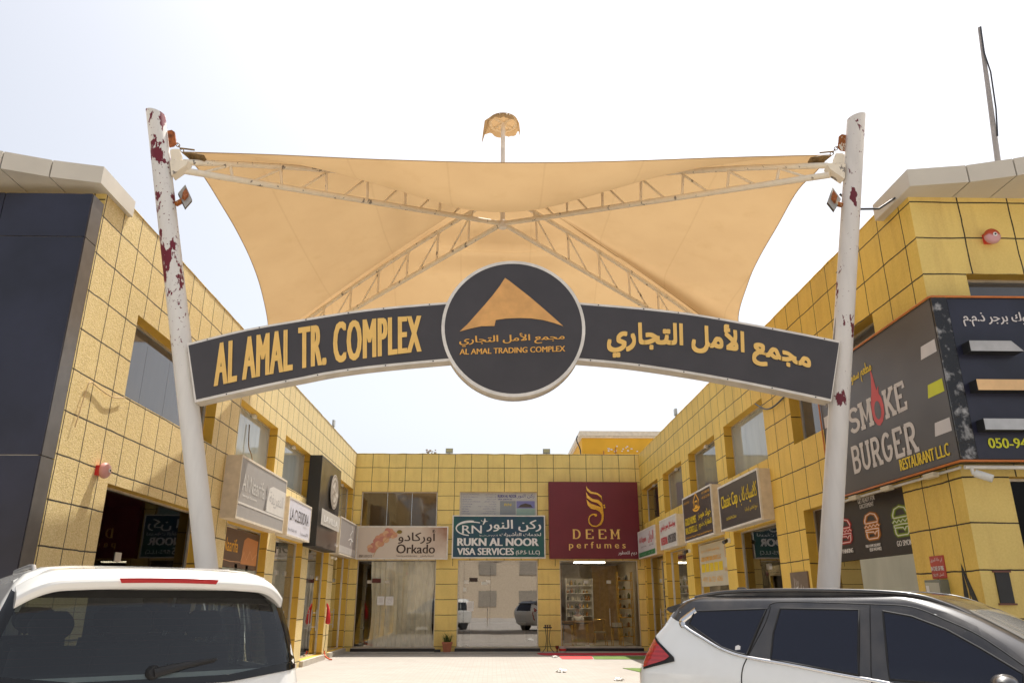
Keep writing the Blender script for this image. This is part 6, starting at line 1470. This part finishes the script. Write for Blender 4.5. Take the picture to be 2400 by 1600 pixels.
# pot plant
t = thing('potted_plant', 'grassy plant in a square terracotta pot between two shopfronts', 'plant', (-1.58, 28.55, .022))
b = MB(); c = Vector((-1.58, 28.55, .023))
b.hexa([c + Vector(v) for v in ((-.12, -.12, 0), (.12, -.12, 0), (.12, .12, 0), (-.12, .12, 0), (-.16, -.16, .26), (.16, -.16, .26), (.16, .16, .26), (-.16, .16, .26))]); b.box(c + Vector((-.18, -.18, .26)), c + Vector((.18, .18, .32))); b.build('pot', simple('terracotta', (.42, .15, .085), .7), t)
b = MB(); rn = random.Random(2); lf = simple('grass_leaf', (.07, .12, .02), .6, vary=.4)
for k in range(70):
    a = rn.uniform(0, 6.28); l_ = rn.uniform(.15, .38) * (1.4 if k % 17 == 0 else 1); p0 = c + Vector((rn.uniform(-.12, .12), rn.uniform(-.12, .12), .30)); d = Vector((math.cos(a), math.sin(a), 0)); sd = Vector((-d.y, d.x, 0)) * .008
    pts = [p0, p0 + d * l_ * .2 + Vector((0, 0, l_ * .6)), p0 + d * l_ * .55 + Vector((0, 0, l_ * .85))]
    b.face([pts[0] - sd, pts[0] + sd, pts[1] + sd, pts[1] - sd]); b.face([pts[1] - sd, pts[1] + sd, pts[2]])
b.build('leaves', lf, t, recalc=False)
b = MB(); b.box((-2.02, 28.4, .023), (-1.80, 28.6, .11)); tag(b.build('door_wedge_block', M['black_step']), 'small black block on the pavement left of the pot', 'block')
# incense stand and vessels
t = thing('incense_stand', 'thin black metal stand with a tray of small cups beside the perfume shop', 'stand', (1.93, 28.4, 0))
b = MB(); b.lathe((1.93, 28.4, .80), (0, 0, 1), [(.14, 0), (.16, .03), (.15, .04)], n=16); b.build('tray', M['dark_metal'], t)
for a in (90, 210, 330):
    b = MB(); d = Vector((math.cos(R_(a)), math.sin(R_(a)), 0)); b.tube([Vector((1.93, 28.4, .80)) + d * .10, Vector((1.93, 28.4, .45)) + d * .05, Vector((1.93, 28.4, .15)) + d * .10, Vector((1.93, 28.4, .012)) + d * .24], .012, n=6); b.build('leg', M['dark_metal'], t)
for dx in (-.08, 0, .08): b = MB(); b.lathe((1.93 + dx, 28.38, .841), (0, 0, 1), [(.022, 0), (.03, .05), (.032, .07)], n=10); tag(b.build('cup', simple('dark_brown_cup', (.12, .07, .05), .4)), 'small cup on the black incense stand', 'cup', 'cups on the incense stand')
b = MB(); b.lathe((2.24, 28.3, .012), (0, 0, 1), [(.05, 0), (.02, .05), (.02, .09), (.06, .15), (.065, .22)], n=12); tag(b.build('incense_burner', simple('dark_red_burner', (.20, .04, .02), .5)), 'small dark red incense burner on the carpet', 'burner')
t = thing('bucket', 'pale bucket with red band beside the perfume shop doorstep', 'bucket', (2.43, 28.3, .012)); b = MB(); b.lathe((2.43, 28.3, .012), (0, 0, 1), [(.11, 0), (.13, .19), (.125, .20)], simple('pale_bucket', (.45, .40, .36), .5), n=16); b.build('pail', None, t); b = MB(); b.lathe((2.43, 28.3, .07), (0, 0, 1), [(.122, 0), (.130, .07)], n=16); b.build('band', M['red'], t)
# left wall odds and ends
t = thing('hanging_cloth', 'red cloth bundle hung on the pillar by the fourth left shopfront', 'cloth', PL(25.25, 1.2, -.06)); b = MB(); b.tube([PL(25.25, 1.62, -.03), PL(25.25, 1.5, -.07), PL(25.22, 1.3, -.10), PL(25.18, 1.08, -.11), PL(25.18, 1.02, -.1)], .07, n=10, radii=[.02, .04, .06, .08, .06]); b.build('bundle', M['red'], t)
b = MB(); b.tube([PL(25.2, 1.0, -.06), PL(25.2, .6, -.07), PL(25.15, .25, -.05)], .008, n=6); b.build('cord', M['dark_metal'], t)
b = MB(); b.tube([poly_curve([PL(25.2, .25, -.06), PL(25.15, .12, -.10), PL(25.0, .04, -.25), PL(24.8, .03, -.38)])(k / 12) for k in range(13)], .022, n=8); tag(b.build('hose', simple('orange_hose', (.60, .08, .02), .5)), 'short orange hose curling onto the paving by the left wall', 'hose')
b = MB(); b.pbox(PL, 11.38, 11.56, 2.20, 2.33, .18, .195); tag(b.build('door_lock_plate', simple('pale_lock_plate', (.55, .50, .42), .4)), 'pale square lock plate on the dark glass of the first left shop', 'lock')

# ------------------------------------------------------------------ across the road, seen only in the shop glass
t = thing('apartment_block', 'long beige block across the road, mirrored in the shop windows', 'building', (0, -34, 0)); bg_ = simple('beige_render', (.55, .45, .33), .8)
b = MB(); b.box((-40, -40, 0), (30, -32, 8)); b.build('wall', bg_, t)
ink_w = simple('dusty_far_window', (.30, .26, .21), .5)
for k in range(9):
    for z in (1.2, 4.6): b = MB(); b.box((-20 + 4.6 * k, -31.99, z), (-18 + 4.6 * k, -31.95, z + 1.7)); b.build('window', ink_w, t)
